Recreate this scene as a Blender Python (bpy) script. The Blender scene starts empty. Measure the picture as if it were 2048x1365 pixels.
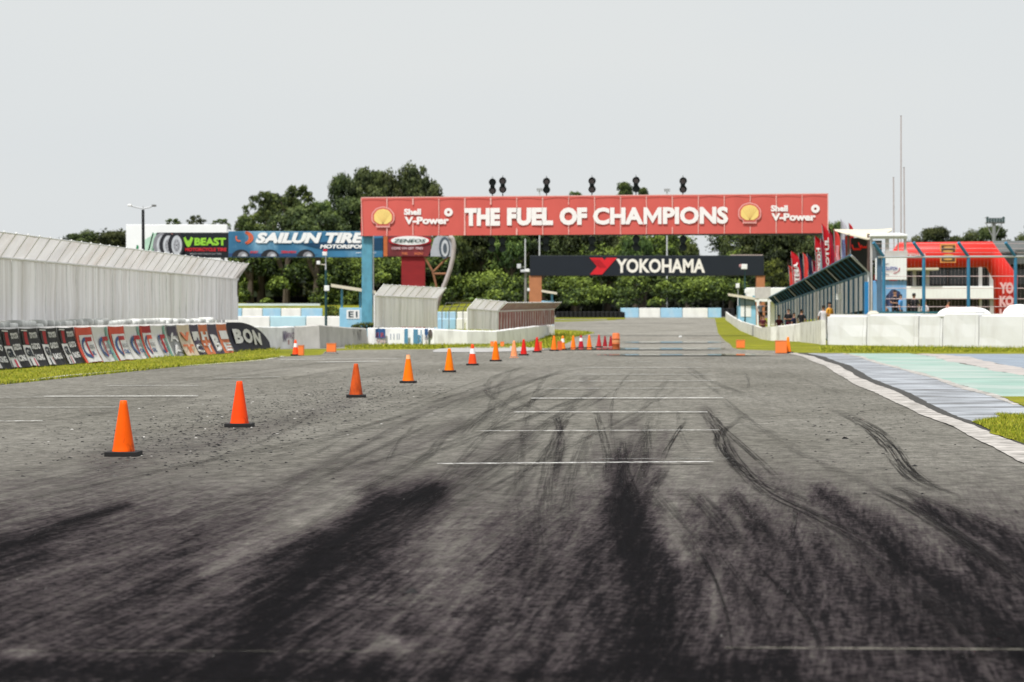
import bpy, bmesh, math, random
import numpy as np
from mathutils import Vector, Matrix, noise as mnoise
random.seed(7); rng = np.random.default_rng(7)
R = math.radians
S = bpy.context.scene
COL = S.collection

# ------------------------------------------------------------------ camera, world, sun, exposure
F, CH, HY = 4836.0, 1.86, 620.0          # focal length in px of the 2048 photo, eye height, horizon row
cam = bpy.data.cameras.new('camera'); camo = bpy.data.objects.new('camera', cam); COL.objects.link(camo)
cam.sensor_width = 36; cam.lens = F / 2048 * 36; cam.shift_y = -(682.5 - HY) / 2048
cam.clip_start = 0.5; cam.clip_end = 9000
camo.location = (0, 0, CH); camo.rotation_euler = (R(90), 0, 0)
cam.dof.use_dof = True; cam.dof.focus_distance = 34; cam.dof.aperture_fstop = 2.9
S.camera = camo
SUN_EL, SUN_AZ = 62, 212                   # azimuth measured from +Y clockwise: behind the camera, to the left
w = bpy.data.worlds.new('World'); S.world = w; w.use_nodes = True
nt = w.node_tree; bg = nt.nodes['Background']
sky = nt.nodes.new('ShaderNodeTexSky'); sky.sky_type = 'NISHITA'; sky.sun_disc = False
sky.sun_elevation = R(SUN_EL); sky.sun_rotation = R(SUN_AZ); sky.air_density = 1.2; sky.dust_density = 3
tc = nt.nodes.new('ShaderNodeTexCoord'); mpg = nt.nodes.new('ShaderNodeMapping'); mpg.inputs['Scale'].default_value = (1, 1, 4)
nz = nt.nodes.new('ShaderNodeTexNoise'); nz.inputs['Scale'].default_value = 1.6; nz.inputs['Detail'].default_value = 3
cr = nt.nodes.new('ShaderNodeValToRGB'); cr.color_ramp.elements[0].color = (.93, .955, .99, 1); cr.color_ramp.elements[1].color = (1, 1, 1, 1)
cr.color_ramp.elements[0].position = .3; cr.color_ramp.elements[1].position = .7
mul = nt.nodes.new('ShaderNodeMix'); mul.data_type = 'RGBA'; mul.blend_type = 'MULTIPLY'; mul.inputs[0].default_value = 1
mul.inputs[7].default_value = (7.75, 7.98, 8.0, 1)
mx = nt.nodes.new('ShaderNodeMix'); mx.data_type = 'RGBA'; mx.inputs[0].default_value = .94
L = nt.links.new
L(tc.outputs['Generated'], mpg.inputs[0]); L(mpg.outputs[0], nz.inputs['Vector']); L(nz.outputs['Fac'], cr.inputs[0])
L(cr.outputs[0], mul.inputs[6]); L(sky.outputs[0], mx.inputs[6]); L(mul.outputs[2], mx.inputs[7]); L(mx.outputs[2], bg.inputs[0])
bg.inputs[1].default_value = .1
sl = bpy.data.lights.new('sun', 'SUN'); sl.energy = 4.8; sl.angle = R(5); sl.color = (1, .985, .96)
so = bpy.data.objects.new('sun', sl); COL.objects.link(so)
el, az = R(SUN_EL), R(SUN_AZ)
sd = Vector((math.sin(az) * math.cos(el), math.cos(az) * math.cos(el), math.sin(el)))
so.rotation_euler = sd.to_track_quat('Z', 'Y').to_euler(); so.location = (0, 0, 50)
S.view_settings.view_transform = 'Standard'; S.view_settings.look = 'None'; S.view_settings.gamma = 1
S.view_settings.exposure = 0
S.cycles.transparent_max_bounces = 24; S.cycles.max_bounces = 6

# ------------------------------------------------------------------ ground profile and helpers
BUMPS = ((86, 92.5, 100.5, .055), (100.6, 105.5, 116.5, .0605), (116.6, 126, 142, .067))   # shallow humps added to aim the mirage film: start, crest, foot, height
def g(Y):
    z = 0.0 if Y < 150 else (.00385 * (Y - 150) if Y < 350 else .77 + min(.8, .0015 * (Y - 350)))
    for a, b, c, h in BUMPS:
        if a < Y < b: t = (Y - a) / (b - a); z += h * t * t * (3 - 2 * t)
        elif b <= Y < c: z += h * (c - Y) / (c - b)
    return z
def DY(py):                                # distance of the ground seen at photo row py
    lo, hi = 3.0, 3000.0
    for _ in range(50):
        m = (lo + hi) / 2
        if (CH - g(m)) * F / m > py - HY: lo = m
        else: hi = m
    return lo
def G(px, py):
    Y = DY(py); return ((px - 1024) / F * Y, Y)
def W(px, py, D): return Vector(((px - 1024) / F * D, D, CH + (HY - py) / F * D))
def X(px, D): return (px - 1024) / F * D
def Z(py, D): return CH + (HY - py) / F * D
def lin(c): return tuple((v / 12.92 if v <= .04045 else ((v + .055) / 1.055) ** 2.4) for v in (x / 255 for x in c))

# ------------------------------------------------------------------ materials
MC = {}
def mat(name, c, rough=.7, var=.12, scale=3, stretch=(1, 1, 1), bump=0, metal=0, spec=.35, dirt=None, dirt_amt=0, dirt_scale=1.5, trans=0, fine=0, dlo=.48):
    key = (name, tuple(c), rough, var, scale, stretch, bump, metal, dirt, dirt_amt, trans)
    if key in MC: return MC[key]
    m = bpy.data.materials.new(name); MC[key] = m; m.use_nodes = True
    t = m.node_tree; p = t.nodes['Principled BSDF']; N = t.nodes.new; K = t.links.new
    p.inputs['Roughness'].default_value = rough; p.inputs['Metallic'].default_value = metal
    p.inputs['Specular IOR Level'].default_value = spec
    co = N('ShaderNodeTexCoord'); mp = N('ShaderNodeMapping'); mp.inputs['Scale'].default_value = stretch
    K(co.outputs['Object'], mp.inputs[0])
    n = N('ShaderNodeTexNoise'); n.inputs['Scale'].default_value = scale; n.inputs['Detail'].default_value = 5; K(mp.outputs[0], n.inputs['Vector'])
    r = N('ShaderNodeMapRange'); r.inputs[1].default_value = .25; r.inputs[2].default_value = .75
    r.inputs[3].default_value = 1 - var; r.inputs[4].default_value = 1 + var; K(n.outputs['Fac'], r.inputs[0])
    v = N('ShaderNodeVectorMath'); v.operation = 'SCALE'; v.inputs[0].default_value = c[:3]; K(r.outputs[0], v.inputs['Scale'])
    out = v.outputs[0]
    if dirt:
        n2 = N('ShaderNodeTexNoise'); n2.inputs['Scale'].default_value = dirt_scale; n2.inputs['Detail'].default_value = 8; n2.inputs['Roughness'].default_value = .65
        mp2 = N('ShaderNodeMapping'); mp2.inputs['Scale'].default_value = (stretch[0], stretch[1], stretch[2] * .35); mp2.inputs['Location'].default_value = (3.1, 7.7, 1.3)
        K(co.outputs['Object'], mp2.inputs[0]); K(mp2.outputs[0], n2.inputs['Vector'])
        r2 = N('ShaderNodeMapRange'); r2.inputs[1].default_value = dlo; r2.inputs[2].default_value = .72; r2.inputs[4].default_value = dirt_amt
        K(n2.outputs['Fac'], r2.inputs[0])
        mx = N('ShaderNodeMix'); mx.data_type = 'RGBA'; K(r2.outputs[0], mx.inputs[0]); K(out, mx.inputs[6]); mx.inputs[7].default_value = (*dirt, 1)
        out = mx.outputs[2]
    K(out, p.inputs['Base Color'])
    if bump:
        b = N('ShaderNodeBump'); b.inputs['Strength'].default_value = bump; b.inputs['Distance'].default_value = .02
        K(n.outputs['Fac'], b.inputs['Height']); K(b.outputs[0], p.inputs['Normal'])
    if trans:
        tr = N('ShaderNodeBsdfTranslucent'); K(out, tr.inputs[0]); ms = N('ShaderNodeMixShader'); ms.inputs[0].default_value = trans
        K(p.outputs[0], ms.inputs[1]); K(tr.outputs[0], ms.inputs[2]); K(ms.outputs[0], t.nodes['Material Output'].inputs[0])
    return m
def P(r, gg, b, k=1.0, name='paint', **kw):                    # paint from a photo colour
    c = tuple(min(.9, x * k) for x in lin((r, gg, b))); return mat(name, c, **kw)

# ------------------------------------------------------------------ mesh builder
class MB:
    def __init__(s): s.v = []; s.f = []; s.m = []; s.mats = []
    def mi(s, m):
        if m not in s.mats: s.mats.append(m)
        return s.mats.index(m)
    def add(s, vs, fs, m):
        o = len(s.v); s.v += [tuple(x) for x in vs]; k = s.mi(m)
        for f in fs: s.f.append(tuple(o + i for i in f)); s.m.append(k)
        return s
    def box(s, x0, x1, y0, y1, z0, z1, m):
        vs = [(x, y, z) for z in (z0, z1) for y in (y0, y1) for x in (x0, x1)]
        return s.add(vs, [(0, 2, 3, 1), (4, 5, 7, 6), (0, 1, 5, 4), (2, 6, 7, 3), (0, 4, 6, 2), (1, 3, 7, 5)], m)
    def bbox(s, x0, x1, y0, y1, z0, z1, m, b=.03):           # box with chamfered edges
        bm = bmesh.new(); bmesh.ops.create_cube(bm, size=1)
        for v in bm.verts: v.co = Vector(((x0 + x1) / 2 + v.co.x * (x1 - x0), (y0 + y1) / 2 + v.co.y * (y1 - y0), (z0 + z1) / 2 + v.co.z * (z1 - z0)))
        bmesh.ops.bevel(bm, geom=bm.edges[:] + bm.verts[:], offset=b, segments=2, affect='EDGES', profile=.5)
        bm.verts.index_update(); s.add([v.co.copy() for v in bm.verts], [[v.index for v in f.verts] for f in bm.faces], m); bm.free(); return s
    def cyl(s, p0, p1, r0, r1, m, n=10, cap=True):
        p0, p1 = Vector(p0), Vector(p1); d = (p1 - p0).normalized()
        a = d.orthogonal().normalized(); b = d.cross(a)
        vs = []
        for p, r in ((p0, r0), (p1, r1)):
            for i in range(n):
                t = 2 * math.pi * i / n; vs.append(p + (a * math.cos(t) + b * math.sin(t)) * r)
        fs = [(i, (i + 1) % n, n + (i + 1) % n, n + i) for i in range(n)]
        if cap: fs += [tuple(range(n - 1, -1, -1)), tuple(range(n, 2 * n))]
        return s.add(vs, fs, m)
    def tube(s, pts, r, m, n=8):
        pts = [Vector(p) for p in pts]; rs = r if isinstance(r, (list, tuple)) else [r] * len(pts); vs = []
        ref = None
        for i, p in enumerate(pts):
            d = (pts[min(i + 1, len(pts) - 1)] - pts[max(i - 1, 0)]).normalized()
            if ref is None: ref = d.orthogonal().normalized()
            a = (ref - d * ref.dot(d)).normalized(); ref = a; b = d.cross(a)
            k = 1.0
            if 0 < i < len(pts) - 1:
                d0 = (pts[i] - pts[i - 1]).normalized(); d1 = (pts[i + 1] - pts[i]).normalized(); k = 1 / max(.5, math.cos(d0.angle(d1) / 2))
            for j in range(n):
                t = 2 * math.pi * j / n; vs.append(p + (a * math.cos(t) + b * math.sin(t)) * rs[i] * (1 + (k - 1) * .6))
        fs = [(i * n + j, i * n + (j + 1) % n, (i + 1) * n + (j + 1) % n, (i + 1) * n + j) for i in range(len(pts) - 1) for j in range(n)]
        fs += [tuple(range(n - 1, -1, -1)), tuple((len(pts) - 1) * n + j for j in range(n))]
        return s.add(vs, fs, m)
    def grid(s, fn, nu, nv, m, thick=None):
        vs = [fn(i / nu, j / nv) for j in range(nv + 1) for i in range(nu + 1)]
        fs = [(j * (nu + 1) + i, j * (nu + 1) + i + 1, (j + 1) * (nu + 1) + i + 1, (j + 1) * (nu + 1) + i) for j in range(nv) for i in range(nu)]
        return s.add(vs, fs, m)
    def poly(s, pts, m, fn=None):                              # flat polygon through a mapping (u, v) -> point
        return s.add([fn(*p) if fn else p for p in pts], [tuple(range(len(pts)))], m)
    def build(s, name, parent=None, label=None, cat=None, group=None, kind=None, smooth=False, loc=None):
        me = bpy.data.meshes.new(name); o = bpy.data.objects.new(name, me); COL.objects.link(o)
        if parent is not None: off = Vector(parent.get('_o', (0, 0, 0)))
        elif loc is not None: off = Vector(loc)
        else: off = Vector((0, 0, 0))
        me.from_pydata([tuple(Vector(v) - off) for v in s.v], [], s.f)
        for m in s.mats: me.materials.append(m)
        me.polygons.foreach_set('material_index', s.m)
        if smooth: me.polygons.foreach_set('use_smooth', [True] * len(me.polygons))
        me.update()
        if parent is not None: o.parent = parent
        elif loc is not None: o.location = loc
        o['_o'] = tuple(off) ; tag(o, label, cat, group, kind); return o
def tag(o, label=None, cat=None, group=None, kind=None):
    if label: o['label'] = label
    if cat: o['category'] = cat
    if group: o['group'] = group
    if kind: o['kind'] = kind
def thing(name, label, cat, loc=(0, 0, 0), group=None, rz=0):
    o = bpy.data.objects.new(name, None); COL.objects.link(o); o.location = loc; o.rotation_euler.z = rz
    o.empty_display_size = .2; o['_o'] = tuple(loc) if rz == 0 else (0, 0, 0); tag(o, label, cat, group); return o
def copy_tree(o, parent=None):
    c = o.copy(); COL.objects.link(c)
    if parent is not None: c.parent = parent
    for ch in o.children: copy_tree(ch, c)
    return c
TC = {}
def text_geo(s, bold=.0, shear=0.0, space=1.0):
    k = (s, bold, shear, space)
    if k in TC: return TC[k]
    cu = bpy.data.curves.new('t', 'FONT'); cu.body = s; cu.offset = bold; cu.shear = shear; cu.space_character = space; cu.resolution_u = 3; cu.fill_mode = 'FRONT'
    o = bpy.data.objects.new('t', cu); COL.objects.link(o); bpy.context.view_layer.update()
    me = bpy.data.meshes.new_from_object(o.evaluated_get(bpy.context.evaluated_depsgraph_get()))
    vs = [(v.co.x, v.co.y) for v in me.vertices]; fs = [tuple(p.vertices) for p in me.polygons]
    x0 = min(v[0] for v in vs); x1 = max(v[0] for v in vs); y0 = min(v[1] for v in vs); y1 = max(v[1] for v in vs)
    vs = [((x - x0) / (x1 - x0), (y - y0) / (y1 - y0)) for x, y in vs]
    bpy.data.objects.remove(o); bpy.data.curves.remove(cu); bpy.data.meshes.remove(me); TC[k] = (vs, fs); return TC[k]
def text(mb, s, fn, u0, u1, v0, v1, m, bold=.02, shear=0, space=1.0):     # fn(u, v) -> point on the surface
    vs, fs = text_geo(s, bold, shear, space)
    mb.add([fn(u0 + (u1 - u0) * a, v0 + (v1 - v0) * b) for a, b in vs], fs, m)
def pix(D, off=0.0):                                            # a face at distance D addressed by photo px
    return lambda px, py: W(px, py, D) + Vector((0, -off, 0))
def rect(mb, fn, u0, u1, v0, v1, m): mb.add([fn(u0, v0), fn(u1, v0), fn(u1, v1), fn(u0, v1)], [(0, 1, 2, 3)], m)
def ell(mb, fn, cu, cv, ru, rv, m, n=20, a0=0, a1=360):
    pts = [(cu + ru * math.cos(R(a0 + (a1 - a0) * i / n)), cv + rv * math.sin(R(a0 + (a1 - a0) * i / n))) for i in range(n + (a1 - a0 < 360))]
    mb.poly(pts, m, fn)
def ring(mb, fn, cu, cv, ru, rv, k, m, a0=0, a1=360, n=20):
    vs = []; 
    for i in range(n + 1):
        t = R(a0 + (a1 - a0) * i / n)
        vs += [fn(cu + ru * math.cos(t), cv + rv * math.sin(t)), fn(cu + ru * k * math.cos(t), cv + rv * k * math.sin(t))]
    mb.add(vs, [(2 * i, 2 * i + 2, 2 * i + 3, 2 * i + 1) for i in range(n)], m)

# ------------------------------------------------------------------ ground, road and painted sheets
ROWS = list(np.arange(-10, 8, 2.0)) + list(np.arange(8, 60, .16)) + list(np.arange(60, 90, .5)) + list(np.arange(90, 160, .4)) + list(np.arange(160, 420, 4.0)) + [450, 500, 600, 800, 1200, 2000, 4000, 7000]
def interp(pts):                                               # boundary from photo px -> x(Y)
    q = sorted(((G(px, py)[1], G(px, py)[0]) for py, px in pts)); ys = [a for a, b in q]; xs = [b for a, b in q]
    def f(Y):
        if Y <= ys[0]: return xs[0] + (Y - ys[0]) * (xs[1] - xs[0]) / (ys[1] - ys[0] + 1e-6)
        if Y >= ys[-1]: return xs[-1]
        return float(np.interp(Y, ys, xs))
    return f
def sheet(name, lf, rf, Y0, Y1, dz, m, nc=4, kind='structure', label=None, rows=None, edge=0.0, step=1):
    rs = [Y0] + [r for r in ROWS if Y0 + .05 < r < Y1 - .05][::step] + [Y1]
    vs = []; 
    for Y in rs:
        a, b = lf(Y), rf(Y)
        if edge: a += edge * (mnoise.noise((Y * .35, 3, dz * 99)) + .5 * mnoise.noise((Y * 1.7, 3, dz * 99))); b += edge * (mnoise.noise((Y * .35, 13, dz * 99)) + .5 * mnoise.noise((Y * 1.7, 13, dz * 99)))
        for i in range(nc + 1): vs.append((a + (b - a) * i / nc, Y, g(Y) + dz))
    fs = [(j * (nc + 1) + i, j * (nc + 1) + i + 1, (j + 1) * (nc + 1) + i + 1, (j + 1) * (nc + 1) + i) for j in range(len(rs) - 1) for i in range(nc)]
    mb = MB(); mb.add(vs, fs, m); return mb.build(name, kind=kind, label=label, smooth=True)

def grass_mat():
    m = bpy.data.materials.new('grass'); m.use_nodes = True; t = m.node_tree; p = t.nodes['Principled BSDF']; N = t.nodes.new; K = t.links.new
    co = N('ShaderNodeTexCoord')
    n1 = N('ShaderNodeTexNoise'); n1.inputs['Scale'].default_value = .35; n1.inputs['Detail'].default_value = 6; K(co.outputs['Object'], n1.inputs['Vector'])
    n2 = N('ShaderNodeTexNoise'); n2.inputs['Scale'].default_value = 6; n2.inputs['Detail'].default_value = 8; n2.inputs['Roughness'].default_value = .7; K(co.outputs['Object'], n2.inputs['Vector'])
    ra = N('ShaderNodeValToRGB'); e = ra.color_ramp; e.elements[0].position = .3; e.elements[0].color = (.125, .145, .007, 1); e.elements[1].position = .72; e.elements[1].color = (.26, .25, .020, 1)
    K(n1.outputs['Fac'], ra.inputs[0])
    r = N('ShaderNodeMapRange'); r.inputs[1].default_value = .3; r.inputs[2].default_value = .7; r.inputs[3].default_value = .62; r.inputs[4].default_value = 1.25; K(n2.outputs['Fac'], r.inputs[0])
    n3 = N('ShaderNodeTexNoise'); n3.inputs['Scale'].default_value = .9; n3.inputs['Detail'].default_value = 7; n3.inputs['Roughness'].default_value = .7; K(co.outputs['Object'], n3.inputs['Vector'])
    r3_ = N('ShaderNodeMapRange'); r3_.inputs[1].default_value = .50; r3_.inputs[2].default_value = .68; r3_.inputs[4].default_value = .75; K(n3.outputs['Fac'], r3_.inputs[0])
    mg = N('ShaderNodeMix'); mg.data_type = 'RGBA'; K(r3_.outputs[0], mg.inputs[0]); K(ra.outputs[0], mg.inputs[6]); mg.inputs[7].default_value = (.16, .14, .05, 1)
    v = N('ShaderNodeVectorMath'); v.operation = 'SCALE'; K(mg.outputs[2], v.inputs[0]); K(r.outputs[0], v.inputs['Scale']); K(v.outputs[0], p.inputs['Base Color'])
    p.inputs['Roughness'].default_value = 1; p.inputs['Specular IOR Level'].default_value = .1
    b = N('ShaderNodeBump'); b.inputs['Strength'].default_value = .8; b.inputs['Distance'].default_value = .05; K(n2.outputs['Fac'], b.inputs['Height']); K(b.outputs[0], p.inputs['Normal'])
    return m
GRASS = grass_mat()

def road_mat():
    m = bpy.data.materials.new('asphalt'); m.use_nodes = True; t = m.node_tree; p = t.nodes['Principled BSDF']; N = t.nodes.new; K = t.links.new
    co = N('ShaderNodeTexCoord'); at = N('ShaderNodeAttribute'); at.attribute_name = 'rubber'; al = N('ShaderNodeAttribute'); al.attribute_name = 'paleness'
    def noise(sc, det, stretch, rot=0, rough=.55, dist=0):
        mp = N('ShaderNodeMapping'); mp.vector_type = 'TEXTURE'; mp.inputs['Rotation'].default_value = (0, 0, rot); mp.inputs['Scale'].default_value = tuple(1 / x for x in stretch)
        n = N('ShaderNodeTexNoise'); n.inputs['Scale'].default_value = sc; n.inputs['Detail'].default_value = det; n.inputs['Roughness'].default_value = rough; n.inputs['Distortion'].default_value = dist
        K(co.outputs['Object'], mp.inputs[0]); K(mp.outputs[0], n.inputs['Vector']); return n.outputs['Fac']
    def mr(x, a, b, c, d):
        r = N('ShaderNodeMapRange'); r.inputs[1].default_value = a; r.inputs[2].default_value = b; r.inputs[3].default_value = c; r.inputs[4].default_value = d; K(x, r.inputs[0]); return r.outputs[0]
    def ma(op, a, b):
        n = N('ShaderNodeMath'); n.operation = op
        for i, x in enumerate((a, b)):
            if isinstance(x, (int, float)): n.inputs[i].default_value = x
            else: K(x, n.inputs[i])
        return n.outputs[0]
    streak = noise(1.0, 9, (9, .35, 1), rot=-.085, rough=.72, dist=.3)      # tyre streaks along the track
    streak2 = noise(1.0, 7, (30, .9, 1), rot=-.16, rough=.7, dist=.2)
    cross = noise(1.0, 7, (.5, 5, 1), rot=.01, rough=.7)                     # laying and rolling marks across it
    cross2 = noise(1.0, 4, (1.6, 1.1, 1), rot=.01, rough=.75)
    patch = noise(.22, 5, (1, .5, 1), rough=.6)
    mottle = noise(5, 6, (1, .6, 1), rough=.7)
    fine = noise(70, 3, (1, 1, 1), rough=.8)
    grit = noise(16, 5, (1, 1, 1), rough=.75)
    base = N('ShaderNodeValToRGB'); e = base.color_ramp; e.elements[0].position = .3; e.elements[0].color = (.120, .113, .096, 1); e.elements[1].position = .7; e.elements[1].color = (.184, .174, .152, 1)
    K(patch, base.inputs[0])
    k = ma('MULTIPLY', mr(cross, .3, .7, .86, 1.14), mr(fine, .3, .7, .55, 1.45)); k = ma('MULTIPLY', k, mr(grit, .3, .7, .60, 1.4))
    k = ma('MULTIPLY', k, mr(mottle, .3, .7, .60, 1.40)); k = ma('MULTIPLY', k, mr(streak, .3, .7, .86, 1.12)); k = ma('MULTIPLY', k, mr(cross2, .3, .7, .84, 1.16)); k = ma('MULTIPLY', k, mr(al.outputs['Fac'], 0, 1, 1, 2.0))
    v = N('ShaderNodeVectorMath'); v.operation = 'SCALE'; K(base.outputs[0], v.inputs[0]); K(k, v.inputs['Scale'])
    s = ma('ADD', at.outputs['Fac'], ma('MULTIPLY', mr(streak, .3, .7, -.24, .24), mr(at.outputs['Fac'], 0, .5, .25, 1)))
    s = ma('ADD', s, ma('MULTIPLY', mr(streak2, .3, .7, -.15, .15), mr(at.outputs['Fac'], 0, .5, .3, 1)))
    s = ma('ADD', s, ma('MULTIPLY', mr(grit, .3, .7, -.34, .34), mr(at.outputs['Fac'], 0, .4, .0, 1)))
    s = ma('ADD', s, ma('MULTIPLY', mr(cross, .3, .7, -.06, .06), mr(at.outputs['Fac'], 0, .4, .0, 1)))
    s = mr(s, .05, .95, 0, 1)
    vm = N('ShaderNodeVectorMath'); vm.operation = 'SCALE'; vm.inputs[0].default_value = (.044, .0355, .037); K(k, vm.inputs['Scale'])
    m0 = N('ShaderNodeMix'); m0.data_type = 'RGBA'; K(mr(s, 0, .60, 0, 1), m0.inputs[0]); K(v.outputs[0], m0.inputs[6]); K(vm.outputs[0], m0.inputs[7])
    vd = N('ShaderNodeVectorMath'); vd.operation = 'SCALE'; vd.inputs[0].default_value = (.0038, .0033, .0038); K(k, vd.inputs['Scale'])
    mx = N('ShaderNodeMix'); mx.data_type = 'RGBA'; K(mr(s, .60, .89, 0, 1), mx.inputs[0]); K(m0.outputs[2], mx.inputs[6]); K(vd.outputs[0], mx.inputs[7])
    K(mx.outputs[2], p.inputs['Base Color']); p.inputs['Roughness'].default_value = .92; p.inputs['Specular IOR Level'].default_value = .03
    b = N('ShaderNodeBump'); b.inputs['Strength'].default_value = .5; b.inputs['Distance'].default_value = .012; K(ma('ADD', fine, grit), b.inputs['Height']); K(b.outputs[0], p.inputs['Normal'])
    return m
ROADM = road_mat()
big = lambda v: (lambda Y: v)
EARTH = mat('dusty_ground', (.17, .165, .145), .95, .2, .3)
sheet('ground', big(-3000), big(3000), -30, 7000, 0, EARTH, nc=2)
LEFT = [(860, -600), (771, 0), (753, 137), (738, 310), (732, 396), (720, 540), (714, 571), (711, 640), (704, 650), (701, 700), (699.5, 860), (698.5, 1010), (697, 1120), (687, 1135), (675, 1150), (667, 1190), (662, 1170), (659, 1100), (645, 1090), (641, 1230), (636, 1245)]
RIGHT = [(1050, 2330), (928, 2048), (898, 1989), (860, 1915), (830, 1841), (794, 1767), (768, 1707), (732, 1648), (707, 1580), (703, 1566), (700, 1478), (697, 1466), (667, 1436), (638, 1430)]
lf, rf = interp(LEFT), interp(RIGHT)
lroad = lambda Y: max(-20.5, lf(Y)) if Y < 60 else lf(Y)
sheet('grass_verge', lambda Y: lf(Y) - (6 if Y < 90 else 9), lambda Y: lf(Y) + .6, 40, 345, .005, GRASS, nc=3)
sheet('grass_verge', lambda Y: rf(Y) - .6, lambda Y: rf(Y) + 26, DY(708.4), 345, .005, GRASS, nc=3)
road = sheet('road', lroad, rf, -10, 345, .012, ROADM, nc=250)

# rubber laid on the asphalt, plus a general darkening towards the foreground
def stroke(PX, PY, pts, w0, w1, s):
    best = np.zeros_like(PX)
    for i in range(len(pts) - 1):
        (x0, y0), (x1, y1) = pts[i], pts[i + 1]; dx, dy = x1 - x0, y1 - y0
        t = np.clip(((PX - x0) * dx + (PY - y0) * dy) / (dx * dx + dy * dy), 0, 1)
        d = np.hypot(PX - x0 - t * dx, PY - y0 - t * dy); tt = (i + t) / (len(pts) - 1); wd = w0 + (w1 - w0) * tt
        best = np.maximum(best, np.exp(-(d / wd) ** 2 * 1.2))
    return best * s
RUB = [([(860, 985), (760, 1012), (650, 1110), (560, 1210), (470, 1330)], 38, 88, .95), ([(880, 990), (800, 1060), (740, 1130)], 30, 50, .5),
       ([(640, 1080), (420, 1150), (300, 1200)], 22, 30, .5), ([(1235, 930), (1245, 1000), (1260, 1060)], 34, 55, .55), ([(1250, 1000), (1270, 1100), (1300, 1200), (1290, 1330)], 48, 84, .82),
       ([(1180, 1150), (1230, 1250), (1260, 1365)], 50, 80, .25), ([(1330, 1120), (1350, 1250), (1370, 1365)], 30, 60, .45),
       ([(1640, 985), (1750, 1060), (1860, 1160), (2060, 1290)], 26, 62, .66), ([(1840, 1010), (1960, 1060), (2100, 1130)], 18, 40, .62), ([(1960, 1150), (2100, 1240)], 30, 40, .3),
       ([(1470, 1000), (1540, 1080), (1650, 1150), (1760, 1230), (1900, 1330)], 22, 46, .3), ([(0, 1100), (120, 1055), (260, 1010)], 32, 10, .62), ([(-20, 1165), (100, 1110)], 40, 20, .55),
       ([(1120, 850), (1115, 960)], 12, 14, .35), ([(1270, 850), (1280, 930)], 22, 30, .3), ([(1330, 870), (1300, 960)], 20, 30, .28), ([(1200, 880), (1190, 930)], 16, 18, .2),
       ([(700, 950), (800, 900), (920, 850)], 40, 25, .22), ([(520, 1000), (700, 900), (900, 800), (1100, 740)], 22, 10, .16), ([(1050, 870), (900, 960)], 30, 40, .24),
       ([(1170, 760), (1230, 850), (1240, 920)], 16, 26, .2), ([(1410, 820), (1480, 930), (1580, 985)], 24, 30, .22), ([(200, 930), (300, 905), (480, 870), (700, 805)], 46, 20, .20), ([(850, 1222), (960, 1232)], 14, 12, .5), ([(420, 1120), (560, 1060)], 16, 16, .2),
       ([(0, 1345), (500, 1350), (760, 1350)], 34, 34, .85), ([(760, 1352), (1200, 1356)], 26, 26, .45), ([(1440, 1345), (1560, 1350)], 40, 40, .8), ([(1200, 1345), (1440, 1350)], 34, 40, .7), ([(1560, 1365), (2048, 1365)], 16, 20, .25), ([(-50, 960), (200, 965)], 14, 10, .1)]
PALE = [([(700, 1000), (560, 1065), (430, 1135)], 24, 38, .5), ([(1340, 1010), (1350, 1060), (1370, 1110)], 26, 30, .5), ([(900, 1110), (880, 1200)], 70, 70, .30), ([(760, 1285), (800, 1290)], 20, 20, .55), ([(1450, 1120), (1420, 1250)], 30, 30, .15),
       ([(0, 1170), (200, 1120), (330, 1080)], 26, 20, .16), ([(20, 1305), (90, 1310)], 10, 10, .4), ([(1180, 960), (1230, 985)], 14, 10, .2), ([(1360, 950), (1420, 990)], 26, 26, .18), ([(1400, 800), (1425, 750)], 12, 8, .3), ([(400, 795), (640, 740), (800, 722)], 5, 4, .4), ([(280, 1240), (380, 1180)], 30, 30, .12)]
me = road.data; nv = len(me.vertices); co = np.empty(nv * 3); me.vertices.foreach_get('co', co); co = co.reshape(-1, 3)
Yc = np.maximum(co[:, 1], 6); PX = 1024 + co[:, 0] / Yc * F; PY = HY + (CH - co[:, 2]) / Yc * F
a = np.zeros(nv)
for pts, w0, w1, s in RUB: a = 1 - (1 - a) * (1 - stroke(PX, PY, pts, w0 * .85, w1 * .85, s))
basef = .53 / (1 + np.exp(-(PY - 1020 + 30 * np.sin(PX / 170)) / 42)) + .17 * np.clip((PY - 820) / 170, 0, 1)
a = 1 - (1 - a) * (1 - basef)
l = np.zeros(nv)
for pts, w0, w1, s in PALE: l = np.maximum(l, stroke(PX, PY, pts, w0, w1, s))
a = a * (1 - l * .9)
me.attributes.new('rubber', 'FLOAT', 'POINT').data.foreach_set('value', a)
me.attributes.new('paleness', 'FLOAT', 'POINT').data.foreach_set('value', np.clip(l * .5 + .12 * np.clip((800 - PY) / 90, 0, 1) + .30 * np.clip((712 - PY) / 20, 0, 1), 0, 1))  # paler strokes, and asphalt paler towards the far end

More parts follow.
